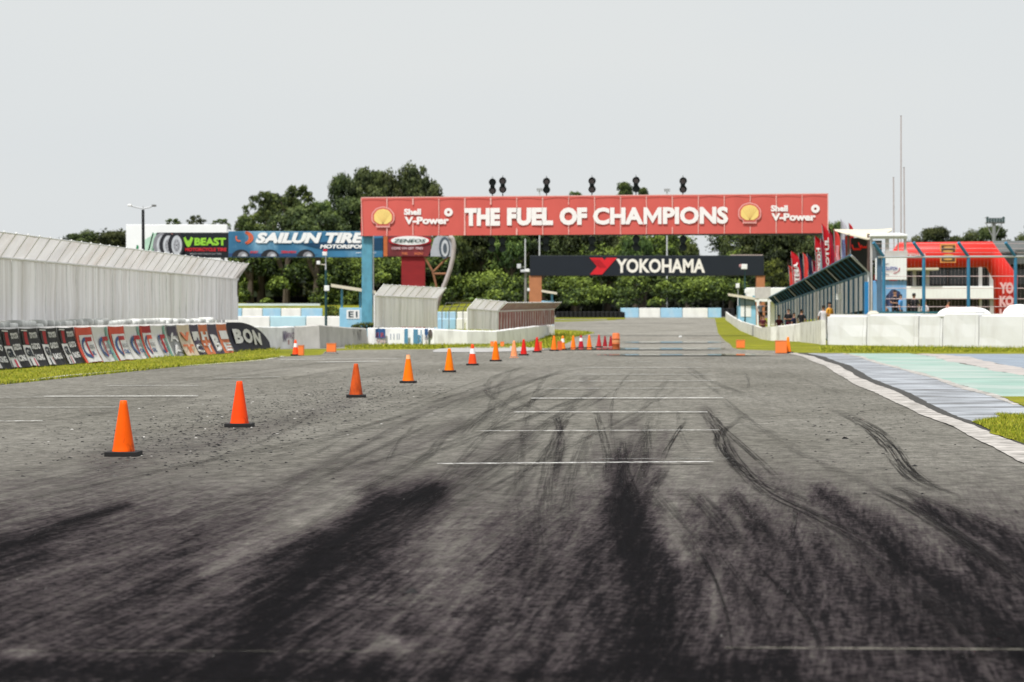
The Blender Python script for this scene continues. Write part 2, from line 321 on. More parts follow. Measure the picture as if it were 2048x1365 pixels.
# skid marks: thin rubber ribbons lying on the road
def skid_mat():
    m = bpy.data.materials.new('tyre_rubber_mark'); m.use_nodes = True; t = m.node_tree; p = t.nodes['Principled BSDF']; N = t.nodes.new; K = t.links.new
    at = N('ShaderNodeAttribute'); at.attribute_name = 'st'; uv = N('ShaderNodeUVMap'); uv.uv_map = 'UVMap'
    mp = N('ShaderNodeMapping'); mp.inputs['Scale'].default_value = (5, .16, 1); K(uv.outputs[0], mp.inputs[0])
    n = N('ShaderNodeTexNoise'); n.inputs['Scale'].default_value = 1.6; n.inputs['Detail'].default_value = 4; n.inputs['Roughness'].default_value = .7; K(mp.outputs[0], n.inputs['Vector'])
    co = N('ShaderNodeTexCoord'); n2 = N('ShaderNodeTexNoise'); n2.inputs['Scale'].default_value = 14; n2.inputs['Detail'].default_value = 5; K(co.outputs['Object'], n2.inputs['Vector'])
    def mr(x, a, b, c, d):
        r = N('ShaderNodeMapRange'); r.inputs[1].default_value = a; r.inputs[2].default_value = b; r.inputs[3].default_value = c; r.inputs[4].default_value = d; K(x, r.inputs[0]); return r.outputs[0]
    def mu(a, b):
        q = N('ShaderNodeMath'); q.operation = 'MULTIPLY'; K(a, q.inputs[0]); K(b, q.inputs[1]); return q.outputs[0]
    f = mu(mu(mr(n.outputs['Fac'], .44, .54, .05, 1), mr(n2.outputs['Fac'], .3, .6, .45, 1)), at.outputs['Fac'])
    p.inputs['Base Color'].default_value = (.010, .009, .0092, 1); p.inputs['Roughness'].default_value = .9; p.inputs['Specular IOR Level'].default_value = .04
    tr = N('ShaderNodeBsdfTransparent'); ms = N('ShaderNodeMixShader'); K(f, ms.inputs[0]); K(tr.outputs[0], ms.inputs[1]); K(p.outputs[0], ms.inputs[2]); K(ms.outputs[0], t.nodes['Material Output'].inputs[0])
    return m
SK = []   # (points, width m, strength)
SK += [([(1672, 822), (1735, 858), (1775, 895), (1800, 930), (1835, 965), (1900, 993)], .30, .95), ([(1690, 824), (1760, 862), (1800, 905), (1830, 945), (1880, 980), (1960, 1010)], .12, .7),
       ([(1410, 812), (1440, 850), (1475, 885), (1520, 925), (1565, 968)], .14, .7), ([(1400, 815), (1432, 860), (1470, 925), (1530, 985), (1640, 1040), (1760, 1105), (1880, 1190)], .26, .8),
       ([(1500, 830), (1450, 860), (1438, 890), (1455, 920), (1500, 955), (1600, 1000), (1700, 1040)], .22, .7), ([(1372, 842), (1350, 875), (1335, 900), (1325, 925)], .10, .9),
       ([(1591, 1022), (1588, 1055), (1578, 1088)], .06, .95), ([(1400, 1110), (1430, 1170), (1452, 1240), (1458, 1316)], .05, .95), ([(1440, 1110), (1490, 1180), (1535, 1250), (1552, 1316)], .05, .9),
       ([(1500, 1120), (1580, 1200), (1625, 1260), (1642, 1316)], .05, .95), ([(1740, 980), (1830, 1025), (1940, 1095), (2060, 1180)], .24, .9), ([(1790, 975), (1900, 1020), (2060, 1090)], .2, .8),
       ([(1780, 970), (1860, 1030), (2000, 1140), (2080, 1210)], .16, .7), ([(1190, 820), (1212, 900), (1215, 980)], .16, .55), ([(1240, 880), (1248, 950), (1270, 1010)], .22, .7), ([(1290, 850), (1292, 920), (1265, 990)], .2, .5),
       ([(1110, 830), (1122, 880), (1112, 960)], .16, .5), ([(900, 830), (760, 900), (640, 960), (560, 1010)], .16, .42), ([(1000, 770), (850, 830), (700, 905), (540, 985)], .2, .38), ([(1180, 735), (1000, 780), (860, 840)], .25, .35),
       ([(1090, 760), (930, 850), (860, 910), (820, 950)], .2, .38), ([(640, 820), (560, 870), (430, 920), (300, 950)], .14, .3), ([(0, 980), (130, 955), (300, 915)], .09, .5), ([(0, 990), (140, 962), (330, 925)], .07, .4),
       ([(-20, 1105), (120, 1060), (250, 1008)], .3, .7), ([(700, 870), (640, 905), (560, 930)], .08, .45), ([(830, 850), (790, 900), (770, 940)], .08, .4), ([(1330, 940), (1310, 975), (1285, 1010)], .18, .6),
       ([(1380, 985), (1440, 1050), (1480, 1110)], .3, .6), ([(1300, 985), (1380, 1080), (1440, 1170)], .3, .5), ([(1460, 985), (1500, 1040), (1560, 1110)], .25, .6), ([(1040, 1000), (1060, 1100), (1040, 1200)], .4, .25),
       ([(700, 1230), (830, 1222), (960, 1236)], .12, .6), ([(600, 740), (400, 765), (0, 800)], .4, .35), ([(700, 722), (500, 745), (200, 785)], .4, .3), ([(900, 722), (700, 740), (420, 790), (200, 830), (0, 870)], .3, .3),
       ([(1900, 1340), (1960, 1310), (1990, 1280)], .05, .5), ([(1850, 1190), (1950, 1260), (2060, 1350)], .4, .6), ([(1560, 1000), (1700, 1100), (1850, 1230), (1950, 1330)], .35, .45)]
for i in range(80):                                            # the many faint passes along the straight
    y0 = random.uniform(730, 900); x0 = random.gauss(1180, 170); Y0 = DY(y0); xg = X(x0, Y0); ln = random.uniform(10, 34) * Y0 / 45; sl_ = .085 + random.gauss(0, .03); cv = random.gauss(0, .0011)
    pts = []
    for k in range(6):
        Yk = Y0 - ln * k / 5
        if Yk < 12.5: break
        xk = xg - sl_ * (Y0 - Yk) + cv * (Y0 - Yk) ** 2; pts.append((1024 + xk / Yk * F, HY + (CH - g(Yk)) * F / Yk))
    if len(pts) > 2: SK.append((pts, random.uniform(.08, .3), random.uniform(.12, .42)))
mb = MB(); st = []; uvs = []; SKM = skid_mat()
for q, (pts, wd, s) in enumerate(SK):
    s = min(1, s * .80); wd *= .85
    gp = [Vector((*G(a, b), 0)) for a, b in pts]; cp = [gp[0]] + gp + [gp[-1]]; path = []
    for i in range(1, len(cp) - 2):
        for k in range(10):
            t = k / 10; a0, a1, a2, a3 = cp[i - 1], cp[i], cp[i + 1], cp[i + 2]
            path.append(.5 * ((2 * a1) + (a2 - a0) * t + (2 * a0 - 5 * a1 + 4 * a2 - a3) * t * t + (3 * a1 - a0 - 3 * a2 + a3) * t ** 3))
    path.append(gp[-1]); Ls = 0; o = len(mb.v); n = len(path); dz = .016 + .0006 * (q % 45)
    for i, p in enumerate(path):
        d = (path[min(i + 1, n - 1)] - path[max(i - 1, 0)]).normalized(); nn = Vector((d.y, -d.x, 0))
        if i: Ls += (p - path[i - 1]).length
        fade = min(1, i / (n * .18)) * min(1, (n - 1 - i) / (n * .25)) if n > 2 else 1
        for u in (0, .15, .85, 1):
            c = p + nn * wd * (u - .5); mb.v.append((c.x, c.y, g(c.y) + dz)); st.append(s * fade * (0 if u in (0, 1) else 1)); uvs.append((u * wd / .25 + q * 3.7, Ls + q * 11))
    mi = mb.mi(SKM)
    for i in range(n - 1):
        for k in range(3): mb.f.append((o + i * 4 + k, o + i * 4 + k + 1, o + (i + 1) * 4 + k + 1, o + (i + 1) * 4 + k)); mb.m.append(mi)
sk = mb.build('skid_marks', kind='structure', label='black tyre skid marks curving over the asphalt')
sk.data.attributes.new('st', 'FLOAT', 'POINT').data.foreach_set('value', st)
ul = sk.data.uv_layers.new(name='UVMap'); lv = np.empty(len(sk.data.loops), dtype=np.int32); sk.data.loops.foreach_get('vertex_index', lv)
ul.data.foreach_set('uv', np.array(uvs)[lv].ravel())

# painted and worn markings
def worn_mat(name, c, lo=.42, hi=.58, sc=9, stretch=(1, 1, 1), amt=1.0, rough=.8):
    m = bpy.data.materials.new(name); m.use_nodes = True; t = m.node_tree; p = t.nodes['Principled BSDF']; N = t.nodes.new; K = t.links.new
    co = N('ShaderNodeTexCoord'); mp = N('ShaderNodeMapping'); mp.inputs['Scale'].default_value = stretch; K(co.outputs['Object'], mp.inputs[0])
    n = N('ShaderNodeTexNoise'); n.inputs['Scale'].default_value = sc; n.inputs['Detail'].default_value = 7; n.inputs['Roughness'].default_value = .7; K(mp.outputs[0], n.inputs['Vector'])
    r = N('ShaderNodeMapRange'); r.inputs[1].default_value = lo; r.inputs[2].default_value = hi; r.inputs[4].default_value = amt; K(n.outputs['Fac'], r.inputs[0])
    p.inputs['Base Color'].default_value = (*c, 1); p.inputs['Roughness'].default_value = rough; p.inputs['Specular IOR Level'].default_value = .2
    tr = N('ShaderNodeBsdfTransparent'); ms = N('ShaderNodeMixShader'); K(r.outputs[0], ms.inputs[0]); K(tr.outputs[0], ms.inputs[1]); K(p.outputs[0], ms.inputs[2]); K(ms.outputs[0], t.nodes['Material Output'].inputs[0])
    return m
LINE = worn_mat('worn_white_paint', (.62, .61, .58), .38, .60, 12, (1, 1, 1), .92)
FAINT = worn_mat('faint_white_paint', (.42, .42, .40), .40, .66, 5, (1, 1, 1), .75)
SEAM = worn_mat('road_seam', (.20, .185, .15), .36, .60, 6, (1, 1, 1), .8)
gl = MB()
def gline(x0, y0, x1, y1, w, m, dz=.045):
    a = Vector((*G(x0, y0), 0)); b = Vector((*G(x1, y1), 0)); d = (b - a).normalized(); n = Vector((-d.y, d.x, 0)) * w / 2; k = 16; vs = []
    for i in range(k + 1):
        p = a + (b - a) * i / k
        for sg in (-1, 1): q = p + n * sg; vs.append((q.x, q.y, g(q.y) + dz))
    gl.add(vs, [(2 * i, 2 * i + 2, 2 * i + 3, 2 * i + 1) for i in range(k)], m)
for q in [(875, 935, 1427, 931, .17, LINE), (1190, 925, 1460, 924, .07, FAINT), (960, 868, 1438, 866, .13, LINE), (1028, 829, 1415, 829, .24, LINE), (1062, 801, 1447, 800, .38, LINE), (1090, 781, 1440, 780, .35, FAINT), (1130, 766, 1430, 765, .5, FAINT), (1150, 752, 1425, 752, .5, FAINT), (1170, 738, 1405, 738, .6, FAINT), (1250, 727, 1400, 727, .6, FAINT),
          (-60, 848, 85, 847, .16, LINE), (-60, 820, 250, 819, .22, FAINT), (88, 797, 396, 796, .38, LINE), (215, 775, 402, 775, .42, FAINT), (-60, 800, 88, 798, .2, FAINT), (560, 722, 800, 720, .9, FAINT), (420, 760, 560, 757, .4, FAINT), (640, 727, 760, 725, .7, LINE), (1450, 1312, 2100, 1316, .05, SEAM), (-50, 1318, 900, 1320, .012, SEAM)]:
    gline(*q)
gl.build('grid_lines', kind='structure', label='worn white grid lines painted across the track')
CONC = mat('kerb_concrete', (.43, .40, .37), .85, .25, 5, (1, 1, 1), dirt=(.10, .09, .075), dirt_amt=.9, dirt_scale=2.6, bump=.4, dlo=.42)
wl = interp([(928, 2048), (898, 1989), (860, 1915), (830, 1841), (794, 1767), (768, 1707), (732, 1648), (707, 1578), (1050, 2330)])
wr = interp([(895, 2048), (854, 1945), (827, 1870), (788, 1796), (759, 1722), (732, 1677), (707, 1594), (1010, 2330)])
sheet('kerb_strip', lambda Y: wl(Y) - .03, wr, 20, DY(707.3), .026, CONC, nc=3, edge=.045)
DARKA = mat('dark_joint', (.045, .042, .038), .95, .3, 8)
sheet('kerb_joint', wr, lambda Y: wr(Y) + .16 + .004 * max(0, Y - 30), 20, DY(707.3), .021, DARKA, nc=2, edge=.05)
RUM = mat('rumble_paint', (.37, .39, .42), .8, .22, 2.2, (.30, .62, 1), dirt=(.05, .045, .04), dirt_amt=1.0, dirt_scale=1.6, dlo=.38)
r2 = interp([(815, 2048), (797, 2004), (782.5, 1945), (753, 1856), (726, 1752), (707.5, 1686), (860, 2170)])
sheet('rumble_strip', lambda Y: wr(Y) + .1, r2, 30, DY(707.5), .017, RUM, nc=6)
TEAL = mat('teal_paint', (.235, .345, .295), .8, .20, 1.2, (.4, .7, 1), dirt=(.40, .42, .395), dirt_amt=1.0, dirt_scale=.55, dlo=.42)
r3 = interp([(753, 2048), (738, 1974), (720, 1885), (707.8, 1826), (800, 2290)])
sheet('painted_runoff', r2, r3, DY(812), DY(707.8), .013, TEAL, nc=4, edge=.25)
sheet('runoff_edge_line', lambda Y: r2(Y) - .12, lambda Y: r2(Y) + .12, DY(812), DY(708), .022, CONC, nc=1, edge=.12)
PINK = mat('bare_concrete', (.40, .36, .335), .9, .2, 2, dirt=(.2, .2, .2), dirt_amt=.7, dirt_scale=.7)
r4 = interp([(738, 2048), (723, 1970), (710, 1885), (760, 2170)])
sheet('concrete_band', r3, r4, DY(800), DY(708.2), .014, PINK, nc=2, edge=.35)
GB = mat('blue_grey_paint', (.24, .28, .33), .8, .3, 1.5, (.3, 2, 1), dirt=(.06, .06, .065), dirt_amt=.8)
sheet('painted_paddock', r4, lambda Y: r4(Y) + 14, DY(790), DY(708.6), .009, GB, nc=4)
# grass patches inside the kerb
sheet('kerb_grass', interp([(848, 1948), (838, 2010), (870, 1990), (890, 2040), (900, 2070)]), lambda Y: 11.5, DY(905), DY(833), .034, GRASS, nc=6, edge=.15)
sheet('verge_grass', interp([(797, 2003), (806, 2025), (815, 2048), (832, 2100)]), lambda Y: 13.5, DY(832), DY(796), .030, GRASS, nc=6, edge=.1)
APR = mat('white_apron', (.34, .33, .315), .85, .2, 1.5)
sheet('apron', interp([(706, 868), (700, 870), (697, 910), (693, 960)]), interp([(706, 960), (704, 1050), (701, 1095), (697, 1075), (693, 1010)]), DY(706), DY(693), .03, APR, nc=3, edge=.2)
sheet('edge_line', lambda Y: lf(Y) - .14, lambda Y: lf(Y) + .04, 45, DY(714), .028, FAINT if False else worn_mat('edge_paint', (.45, .43, .38), .36, .5, 3), nc=1)
sheet('loop_road', lambda Y: X(960, Y), lambda Y: lf(Y) + .5, DY(659), DY(645), .008, ROADM, nc=4)
# glossy film added as heat mirage on the humps, reflecting the far wall
def mirage_mat():
    m = worn_mat('mirage_gloss', (.15, .145, .135), .20, .50, 1.0, (.25, .5, 1), 1.0, .05); t = m.node_tree; t.nodes['Principled BSDF'].inputs['Specular IOR Level'].default_value = .5
    at = t.nodes.new('ShaderNodeAttribute'); at.attribute_name = 'fade'; q = t.nodes.new('ShaderNodeMath'); q.operation = 'MULTIPLY'; ms = [n for n in t.nodes if n.type == 'MIX_SHADER'][0]
    t.links.new(ms.inputs[0].links[0].from_socket, q.inputs[0]); t.links.new(at.outputs['Fac'], q.inputs[1]); t.links.new(q.outputs[0], ms.inputs[0]); return m
MIRAGE = mirage_mat()
def mirage_band(name, x0, x1, Y0, Y1, dz, lab):
    def lfn(Y): return X(x0, Y) + .7 * mnoise.noise((Y * .5, 1, x0)) * (1 + 0)
    def rfn(Y): return X(x1, Y) + .7 * mnoise.noise((Y * .5, 9, x1))
    o = sheet(name, lfn, rfn, Y0, Y1, dz, MIRAGE, nc=24, label=lab); n = len(o.data.vertices) // 25; v = []
    for j in range(n):
        for i in range(25): v.append(min(1, i / 5, (24 - i) / 5) * min(1, .25 + j / (n * .2), (n - 1 - j) / (n * .35)) * .92)
    o.data.attributes.new('fade', 'FLOAT', 'POINT').data.foreach_set('value', v); return o
mirage_band('mirage_film', 1180, 1560, 92.9, 99.2, .056, 'thin shiny mirage band on the far asphalt')
mirage_band('mirage_film', 1060, 1480, 106, 115.4, .056, 'second shiny mirage band further down the straight')
mirage_band('mirage_film', 1240, 1460, 126.8, 139, .056, 'faint shiny mirage band near the far grass')

# rubber crumbs and stones
def debris():
    mb = MB(); mats = [mat('rubber_crumb', (.012, .011, .011), .8, .1), mat('stone_chip', (.10, .095, .088), .9, .2), mat('pale_chip', (.5, .48, .45), .8, .1)]
    def chip(px, py, s, m):
        x, Y = G(px, py); zb = g(Y) + .012; a = random.uniform(0, 3.14); l = s * random.uniform(.8, 1.8); wv = s * random.uniform(.5, .9); h = s * random.uniform(.3, .7); vs = []
        for k in range(6):
            t = a + k * math.pi / 3; rr = random.uniform(.7, 1.1); vs.append((x + math.cos(t) * l * rr, Y + math.sin(t) * wv * rr, zb + .002))
        vs += [(x + random.uniform(-.3, .3) * l, Y, zb + h), (x + random.uniform(-.5, .5) * l, Y + wv * .3, zb + h * .8)]
        mb.add(vs, [(0, 1, 6), (1, 2, 6), (2, 7, 6), (2, 3, 7), (3, 4, 7), (4, 5, 6, 7), (5, 0, 6)], m)
    for i in range(8000):
        t = random.random() ** .8; cx = 230 + 600 * t; cy = 925 - 165 * t ** .8
        px = cx + random.gauss(0, 150 * (1 - t * .6)); py = cy + random.gauss(0, 26 * (1 - t * .5) + 6)
        if not -30 < px < 1000 or py < 740: continue
        u = random.random(); chip(px, py, random.choice((.004, .006, .008, .011, .016, .024)), mats[0] if u < .66 else (mats[1] if u < .985 else mats[2]))
    for i in range(700):
        px = random.gauss(1720 + 60 * 0, 110); py = random.gauss(830, 55)
        if 745 < py < 1000 and px < 2040 and X(px, DY(py)) < rf(DY(py)) - .2: u = random.random(); chip(px, py, random.choice((.006, .009, .014, .022)), mats[0] if u < .8 else mats[1])
    for i in range(420):
        u = random.random(); chip(random.uniform(0, 2048), random.uniform(860, 1330), random.choice((.003, .004, .006)), mats[0] if u < .5 else (mats[1] if u < .9 else mats[2]))
    for px, py, s in [(302, 841, .03), (1759, 1121, .03), (820, 1190, .05), (1690, 880, .05), (1655, 883, .045), (1725, 825, .03), (1830, 935, .05), (780, 1215, .03), (690, 845, .04), (620, 850, .04)]: chip(px, py, s, mats[0])
    mb.build('rubber_crumbs', kind='stuff', label='scattered black rubber crumbs and stones on the asphalt', cat='debris')
debris()

# grass blades where the turf is near or stands against walls
def blades():
    mb = MB(); ms = [mat('blade', (.24, .27, .008), .8, .1), mat('blade_dark', (.13, .17, .008), .8, .1), mat('blade_dry', (.40, .37, .04), .9, .1)]
    def blade(x, Y, z, h, wv):
        a = random.uniform(0, 6.28); lx, ly = random.gauss(0, .35) * h, random.gauss(0, .35) * h
        mb.add([(x - math.cos(a) * wv, Y - math.sin(a) * wv, z), (x + math.cos(a) * wv, Y + math.sin(a) * wv, z), (x + lx, Y + ly, z + h)], [(0, 1, 2)], ms[min(2, int(random.random() ** 1.3 * 3))])
    gx = interp([(848, 1948), (838, 2010), (870, 1990), (890, 2040), (900, 2070)])
    for i in range(15000):
        Y = random.uniform(DY(905), DY(833)); x0 = gx(Y); x = x0 + random.random() ** 1.4 * 3; blade(x, Y, .035, random.uniform(.02, .07), .006)
    for i in range(9000):                                       # left verge, edge and foot of the banner barrier
        px = random.uniform(-20, 560); yt = 772 - px * .102 if px < 300 else 741 - (px - 300) * .092; yb = 736 - px * .072
        u = random.random(); py = yt - 1 if u < .25 else (yb + 3 * random.random() if u < .55 else random.uniform(yb, yt)); x, Y = G(px, py); blade(x, Y, g(Y), random.uniform(.04, .13 if u < .55 else .08), .018)
    for i in range(7000):
        px = random.uniform(1640, 2060); py = random.uniform(696, 705); x, Y = G(px, py); blade(x, Y, g(Y), random.uniform(.05, .2 if py < 699 else .1), .02)
    for i in range(5000):
        px = random.uniform(690, 1020); py = random.uniform(690, 698); x, Y = G(px, py); blade(x, Y, g(Y), random.uniform(.05, .14), .02)
    for i in range(3500):
        px = random.uniform(1030, 1190); py = random.uniform(664, 700)
        if X(px, DY(py)) < lf(DY(py)): x, Y = G(px, py); blade(x, Y, g(Y), random.uniform(.06, .2), .03)
    mb.build('grass_blades', kind='stuff', label='short bright green grass on the verges', cat='grass')
blades()

# ------------------------------------------------------------------ materials for built things
MESHG = mat('galvanised_mesh', (.90, .875, .87), .75, .14, 1.6, (1, 1.3, .12), dirt=(.46, .41, .36), dirt_amt=.75, dirt_scale=1.6, dlo=.46, trans=.12)
MESHT = mat('galvanised_mesh_top', (.66, .64, .635), .75, .12, 1.2, (1, .6, 1), dirt=(.46, .37, .30), dirt_amt=.55, dirt_scale=.5, trans=.5)
STEEL = mat('galvanised_steel', (.80, .79, .78), .6, .1, 4)
WALLW = mat('white_wall', (.84, .835, .82), .85, .06, 1.5, dirt=(.36, .34, .31), dirt_amt=.5, dirt_scale=1.6, stretch=(1, 1, 1))
WALLG = mat('grey_wall', (.52, .50, .47), .9, .14, 1.2, dirt=(.26, .25, .22), dirt_amt=.7, dirt_scale=1.3)
PLAST = mat('white_plastic', (.70, .70, .705), .5, .03, 1, dirt=(.45, .42, .38), dirt_amt=.35, dirt_scale=.9)
BLACK = mat('black', (.012, .013, .014), .5, .15, 4)
TYREB = mat('tyre_black', (.014, .014, .015), .8, .3, 3)
WHITE = mat('white_paint', (.80, .80, .78), .5, .04, 3)
SKYB = mat('sky_blue_paint', (.25, .50, .66), .7, .10, 2, dirt=(.45, .55, .58), dirt_amt=.5)
POSTB = mat('blue_post_paint', (.10, .30, .40), .6, .12, 2.5, dirt=(.06, .14, .18), dirt_amt=.6, dirt_scale=2)
DBLUE = mat('dark_blue_paint', (.012, .085, .15), .5, .2, 4)
CREAM = mat('cream_canvas', (.72, .66, .52), .7, .06, 1.5, trans=.15)
RED = mat('red_vinyl', (.52, .012, .010), .55, .12, 1.4)
GREY = mat('grey_metal', (.30, .30, .30), .6, .12, 3)
LGREY = mat('light_grey_metal', (.55, .56, .57), .6, .08, 3)

# ------------------------------------------------------------------ catch fences of ribbed wire mesh
def line_pt(A, B, t): return Vector((A[0] + (B[0] - A[0]) * t, A[1] + (B[1] - A[1]) * t, A[2] + (B[2] - A[2]) * t))
def catch_fence(label, A, B, kn, over, rise, step, pm, tm, sm, group=None, cap_end=True, side=None, post_r=.033, name='catch_fence'):
    """A, B: foot points; kn: mesh height to the knee; over: vector in plan of the overhang; rise: its height"""
    A, B = Vector(A), Vector(B); Lg = (B - A).length; n = max(2, int(round(Lg / step)))
    d = (B - A); d.z = 0; d.normalize(); nrm = Vector((d.y, -d.x, 0)); ov = nrm * over
    t = thing(name, label, 'fence', (A.x, A.y, g(A.y)), group)
    m = MB(); k = n * 4
    def low(u, v):
        p = A + (B - A) * u; i = round(u * k); off = nrm * (.03 if i % 2 else 0) + nrm * .05 * mnoise.noise((u * n * .7, v * 2, 1)); return p + off + Vector((0, 0, kn * v))
    m.grid(low, k, 4, pm); m.build('mesh_panel', t)
    m = MB()
    def top(u, v):
        p = A + (B - A) * u + Vector((0, 0, kn)); i = round(u * k); jag = .05 * mnoise.noise((u * n * .9, 5, 2)) + (.03 if i % 4 == 0 else 0) * v
        return p + ov * v + Vector((0, 0, rise * v + (.012 if i % 2 else 0) + jag * v))
    m.grid(top, k, 3, tm); m.build('mesh_overhang', t)
    for i in range(n + 1):
        p = A + (B - A) * (i / n); q = MB(); z0 = g(p.y) - .05
        q.tube([Vector((p.x, p.y, z0)), p + Vector((0, 0, kn)), p + Vector((0, 0, kn + rise * 1.06)) + ov * 1.06], post_r, sm, 6)
        q.build('post', t)
    q = MB(); q.tube([A + Vector((0, 0, kn)) + nrm * .05, B + Vector((0, 0, kn)) + nrm * .05], post_r * 1.1, sm, 6); q.build('knee_rail', t)
    q = MB(); q.tube([A + Vector((0, 0, kn + rise)) + ov, B + Vector((0, 0, kn + rise)) + ov], post_r * .8, sm, 6); q.build('top_rail', t)
    return t
RM = mat('rust_mesh', (.30, .115, .09), .9, .35, 2, (1, 1, .4), dirt=(.42, .40, .39), dirt_amt=.6)
RT = mat('rust_top', (.26, .09, .065), .9, .3, 2)
catch_fence('long grey mesh catch fence with leaning top behind the row of banners', (-18.8, 50, 1.58), (-14.19, 125, 1.34), 2.1, .55, .78, 1.5, MESHG, MESHT, STEEL)
fe = [o for o in bpy.data.objects if o.name == 'catch_fence'][0]; q = MB(); eb = Vector((-14.19, 125, 1.34)); BRN = mat('end_panel_brown', (.10, .075, .06), .9, .2, 3)
q.add([eb + Vector((.05, -.06, 2.0)), eb + Vector((-.62, -.10, 2.02)), eb + Vector((-.60, -.10, 1.15)), eb + Vector((-.42, -.08, 1.05)), eb + Vector((.05, -.06, 1.25))], [(0, 1, 2, 3, 4)], BRN)  # plain dark brown panels at the fence end and below its overhang
q.add([eb + Vector((-.12, -.08, 2.15)), eb + Vector((.42, -.08, 2.78)), eb + Vector((-.10, -.9, 2.80)), eb + Vector((-.55, -.9, 2.2))], [(0, 1, 2, 3)], BRN); q.build('end_panel', fe)
def fence_px(label, px0, D0, px1, D1, yb0, yk0, yt0, yb1, pm, tm, step=1.3, over=.5):
    A = W(px0, yb0, D0); B = W(px1, yb1, D1); kn = (yb0 - yk0) / F * D0; rise = (yk0 - yt0) / F * D0
    return catch_fence(label, A, B, kn, over, rise, step, pm, tm, STEEL, 'short catch fences on the white wall')
fence_px('short grey mesh catch fence right of the blue gantry post', 749, 124, 874, 134, 654, 592, 570, 655, MESHG, MESHT)
fence_px('pale grey mesh catch fence joined to the rusty one', 935, 131, 994, 136, 658, 618, 599, 661, MESHG, MESHT)
fence_px('rusty brown mesh catch fence at the end of the white wall', 996, 136, 1108, 172, 661, 623, 606, 649, RM, RT, 1.6)
# small far fence seen between them
t = thing('wire_fence', 'low wire fence between the two pale mesh fences', 'fence', (X(885, 165), 165, g(165)))
for i in range(5):
    px = 884 + i * 14; q = MB(); q.tube([(X(px, 165), 165, g(165)), (X(px, 165), 165, Z(622, 165)), (X(px + 9, 165), 164.5, Z(606, 165))], .03, GREY, 5); q.build('post', t)
for py in (606, 614, 622): q = MB(); dx = (622 - py) * .56; q.cyl((X(884 + dx, 165), 165 - dx * .05, Z(py, 165)), (X(944, 165), 165 - dx * .05, Z(py, 165)), .025, .025, GREY, 5); q.build('wire', t)

# ------------------------------------------------------------------ banner barrier on the left
A = Vector((*G(-330, 762), 0)); B = Vector((*G(470, 703), 0)); d = (B - A).normalized(); nrm = Vector((d.y, -d.x, 0))
def bar_t(px):                                                  # where a photo column meets the barrier line
    k = (px - 1024) / F; t = (k * A.y - A.x) / ((B.x - A.x) - k * (B.y - A.y)); return t
CONB = mat('barrier_concrete', (.66, .64, .61), .9, .1, 2, dirt=(.2, .19, .17), dirt_amt=.6)
edges = [-330, -240, -150, -62, 20, 100, 182, 250, 300, 345, 392, 440, 475]
for i in range(len(edges) - 1):
    a, b = A + (B - A) * bar_t(edges[i]), A + (B - A) * bar_t(edges[i + 1]); b = b - d * .03; m = MB(); vs = []
    for p in (a, b):
        for off, z in ((.02, 0), (.02, .25), (-.12, .5), (-.2, 1.24), (-.26, 1.3), (-.46, 1.3), (-.52, 1.24), (-.6, .5), (-.75, .25), (-.75, 0)):
            q = p + nrm * off; vs.append((q.x, q.y, z))
    m.add(vs, [(k, (k + 1) % 10, 10 + (k + 1) % 10, 10 + k) for k in range(10)] + [tuple(range(9, -1, -1)), tuple(range(10, 20))], CONB)
    nmx = ['leftmost', 'second', 'third', 'fourth', 'fifth', 'sixth', 'seventh', 'eighth', 'ninth', 'tenth', 'eleventh', 'last'][i]
    m.build('concrete_barrier', label='white topped concrete barrier block behind the banners, %s of the row' % nmx, cat='barrier', group='concrete blocks behind the banners', loc=(a.x, a.y, 0))
# white painted tyres on the ground behind the barrier, seen in the slot under the mesh fence
tm = MB(); prof = [(.18, 0), (.30, .0), (.34, .05), (.34, .17), (.30, .22), (.18, .22)]
for i in range(16):
    for r_, z in prof: tm.v.append((r_ * math.cos(i * math.pi / 8), r_ * math.sin(i * math.pi / 8), z))
WT = mat('white_tyre', (.84, .84, .80), .8, .15, 3, dirt=(.04, .05, .04), dirt_amt=.6)
k0 = tm.mi(WT)
for i in range(16):
    for j in range(5): tm.f.append((i * 6 + j, ((i + 1) % 16) * 6 + j, ((i + 1) % 16) * 6 + j + 1, i * 6 + j + 1)); tm.m.append(k0)
stack = MB()
for k in range(6): stack.add([(x + random.uniform(-.01, .01), y, z + k * .236) for x, y, z in tm.v], tm.f, WT)
proto = stack.build('tyre_stack', label='stack of white painted tyres behind the banner barrier', cat='tyre stack', group='white tyre stacks behind the banner barrier', smooth=True)
for i in range(66):
    o = proto if i == 0 else copy_tree(proto)
    t = i / 65; p = A + (B - A) * (.02 + .97 * t) - nrm * (1.15 + .1 * random.random()); o.location = (p.x, p.y, random.uniform(.02, .1)); o.rotation_euler.z = random.random() * 3
    o.scale.z = random.uniform(.97, 1.04)

def banner(px0, px1, col, art, label, seed, flare=.42, top=1.27):
    a, b = A + (B - A) * bar_t(px0), A + (B - A) * bar_t(px1); L_ = (b - a).length
    root = thing('banner', label, 'banner', (a.x, a.y, 0), 'advertising banners hung on the left barrier')
    def surf(u, v, e=0.0):
        p = a + (b - a) * u; f = 1 - v; wv = .05 * mnoise.noise((u * L_ * 1.6 + seed * 9, v * 1.2, seed)) * (1.2 * f + .3) + .03 * math.sin(u * L_ * 7 + seed) * f
        off = .0 + flare * f ** 1.7 + wv + e; z = .03 + (top - .03) * v - .05 * (4 * u * (1 - u)) * v * .5 + .04 * mnoise.noise((u * 3, seed, 4)) * f
        q = p + nrm * off; return Vector((q.x, q.y, z))
    m = MB(); m.grid(lambda u, v: surf(u, v), 14, 8, col); m.build('cloth', root, smooth=True)
    m = MB(); art(m, lambda u, v: surf(u, v, .03)); 
    if m.v: m.build('print', root)
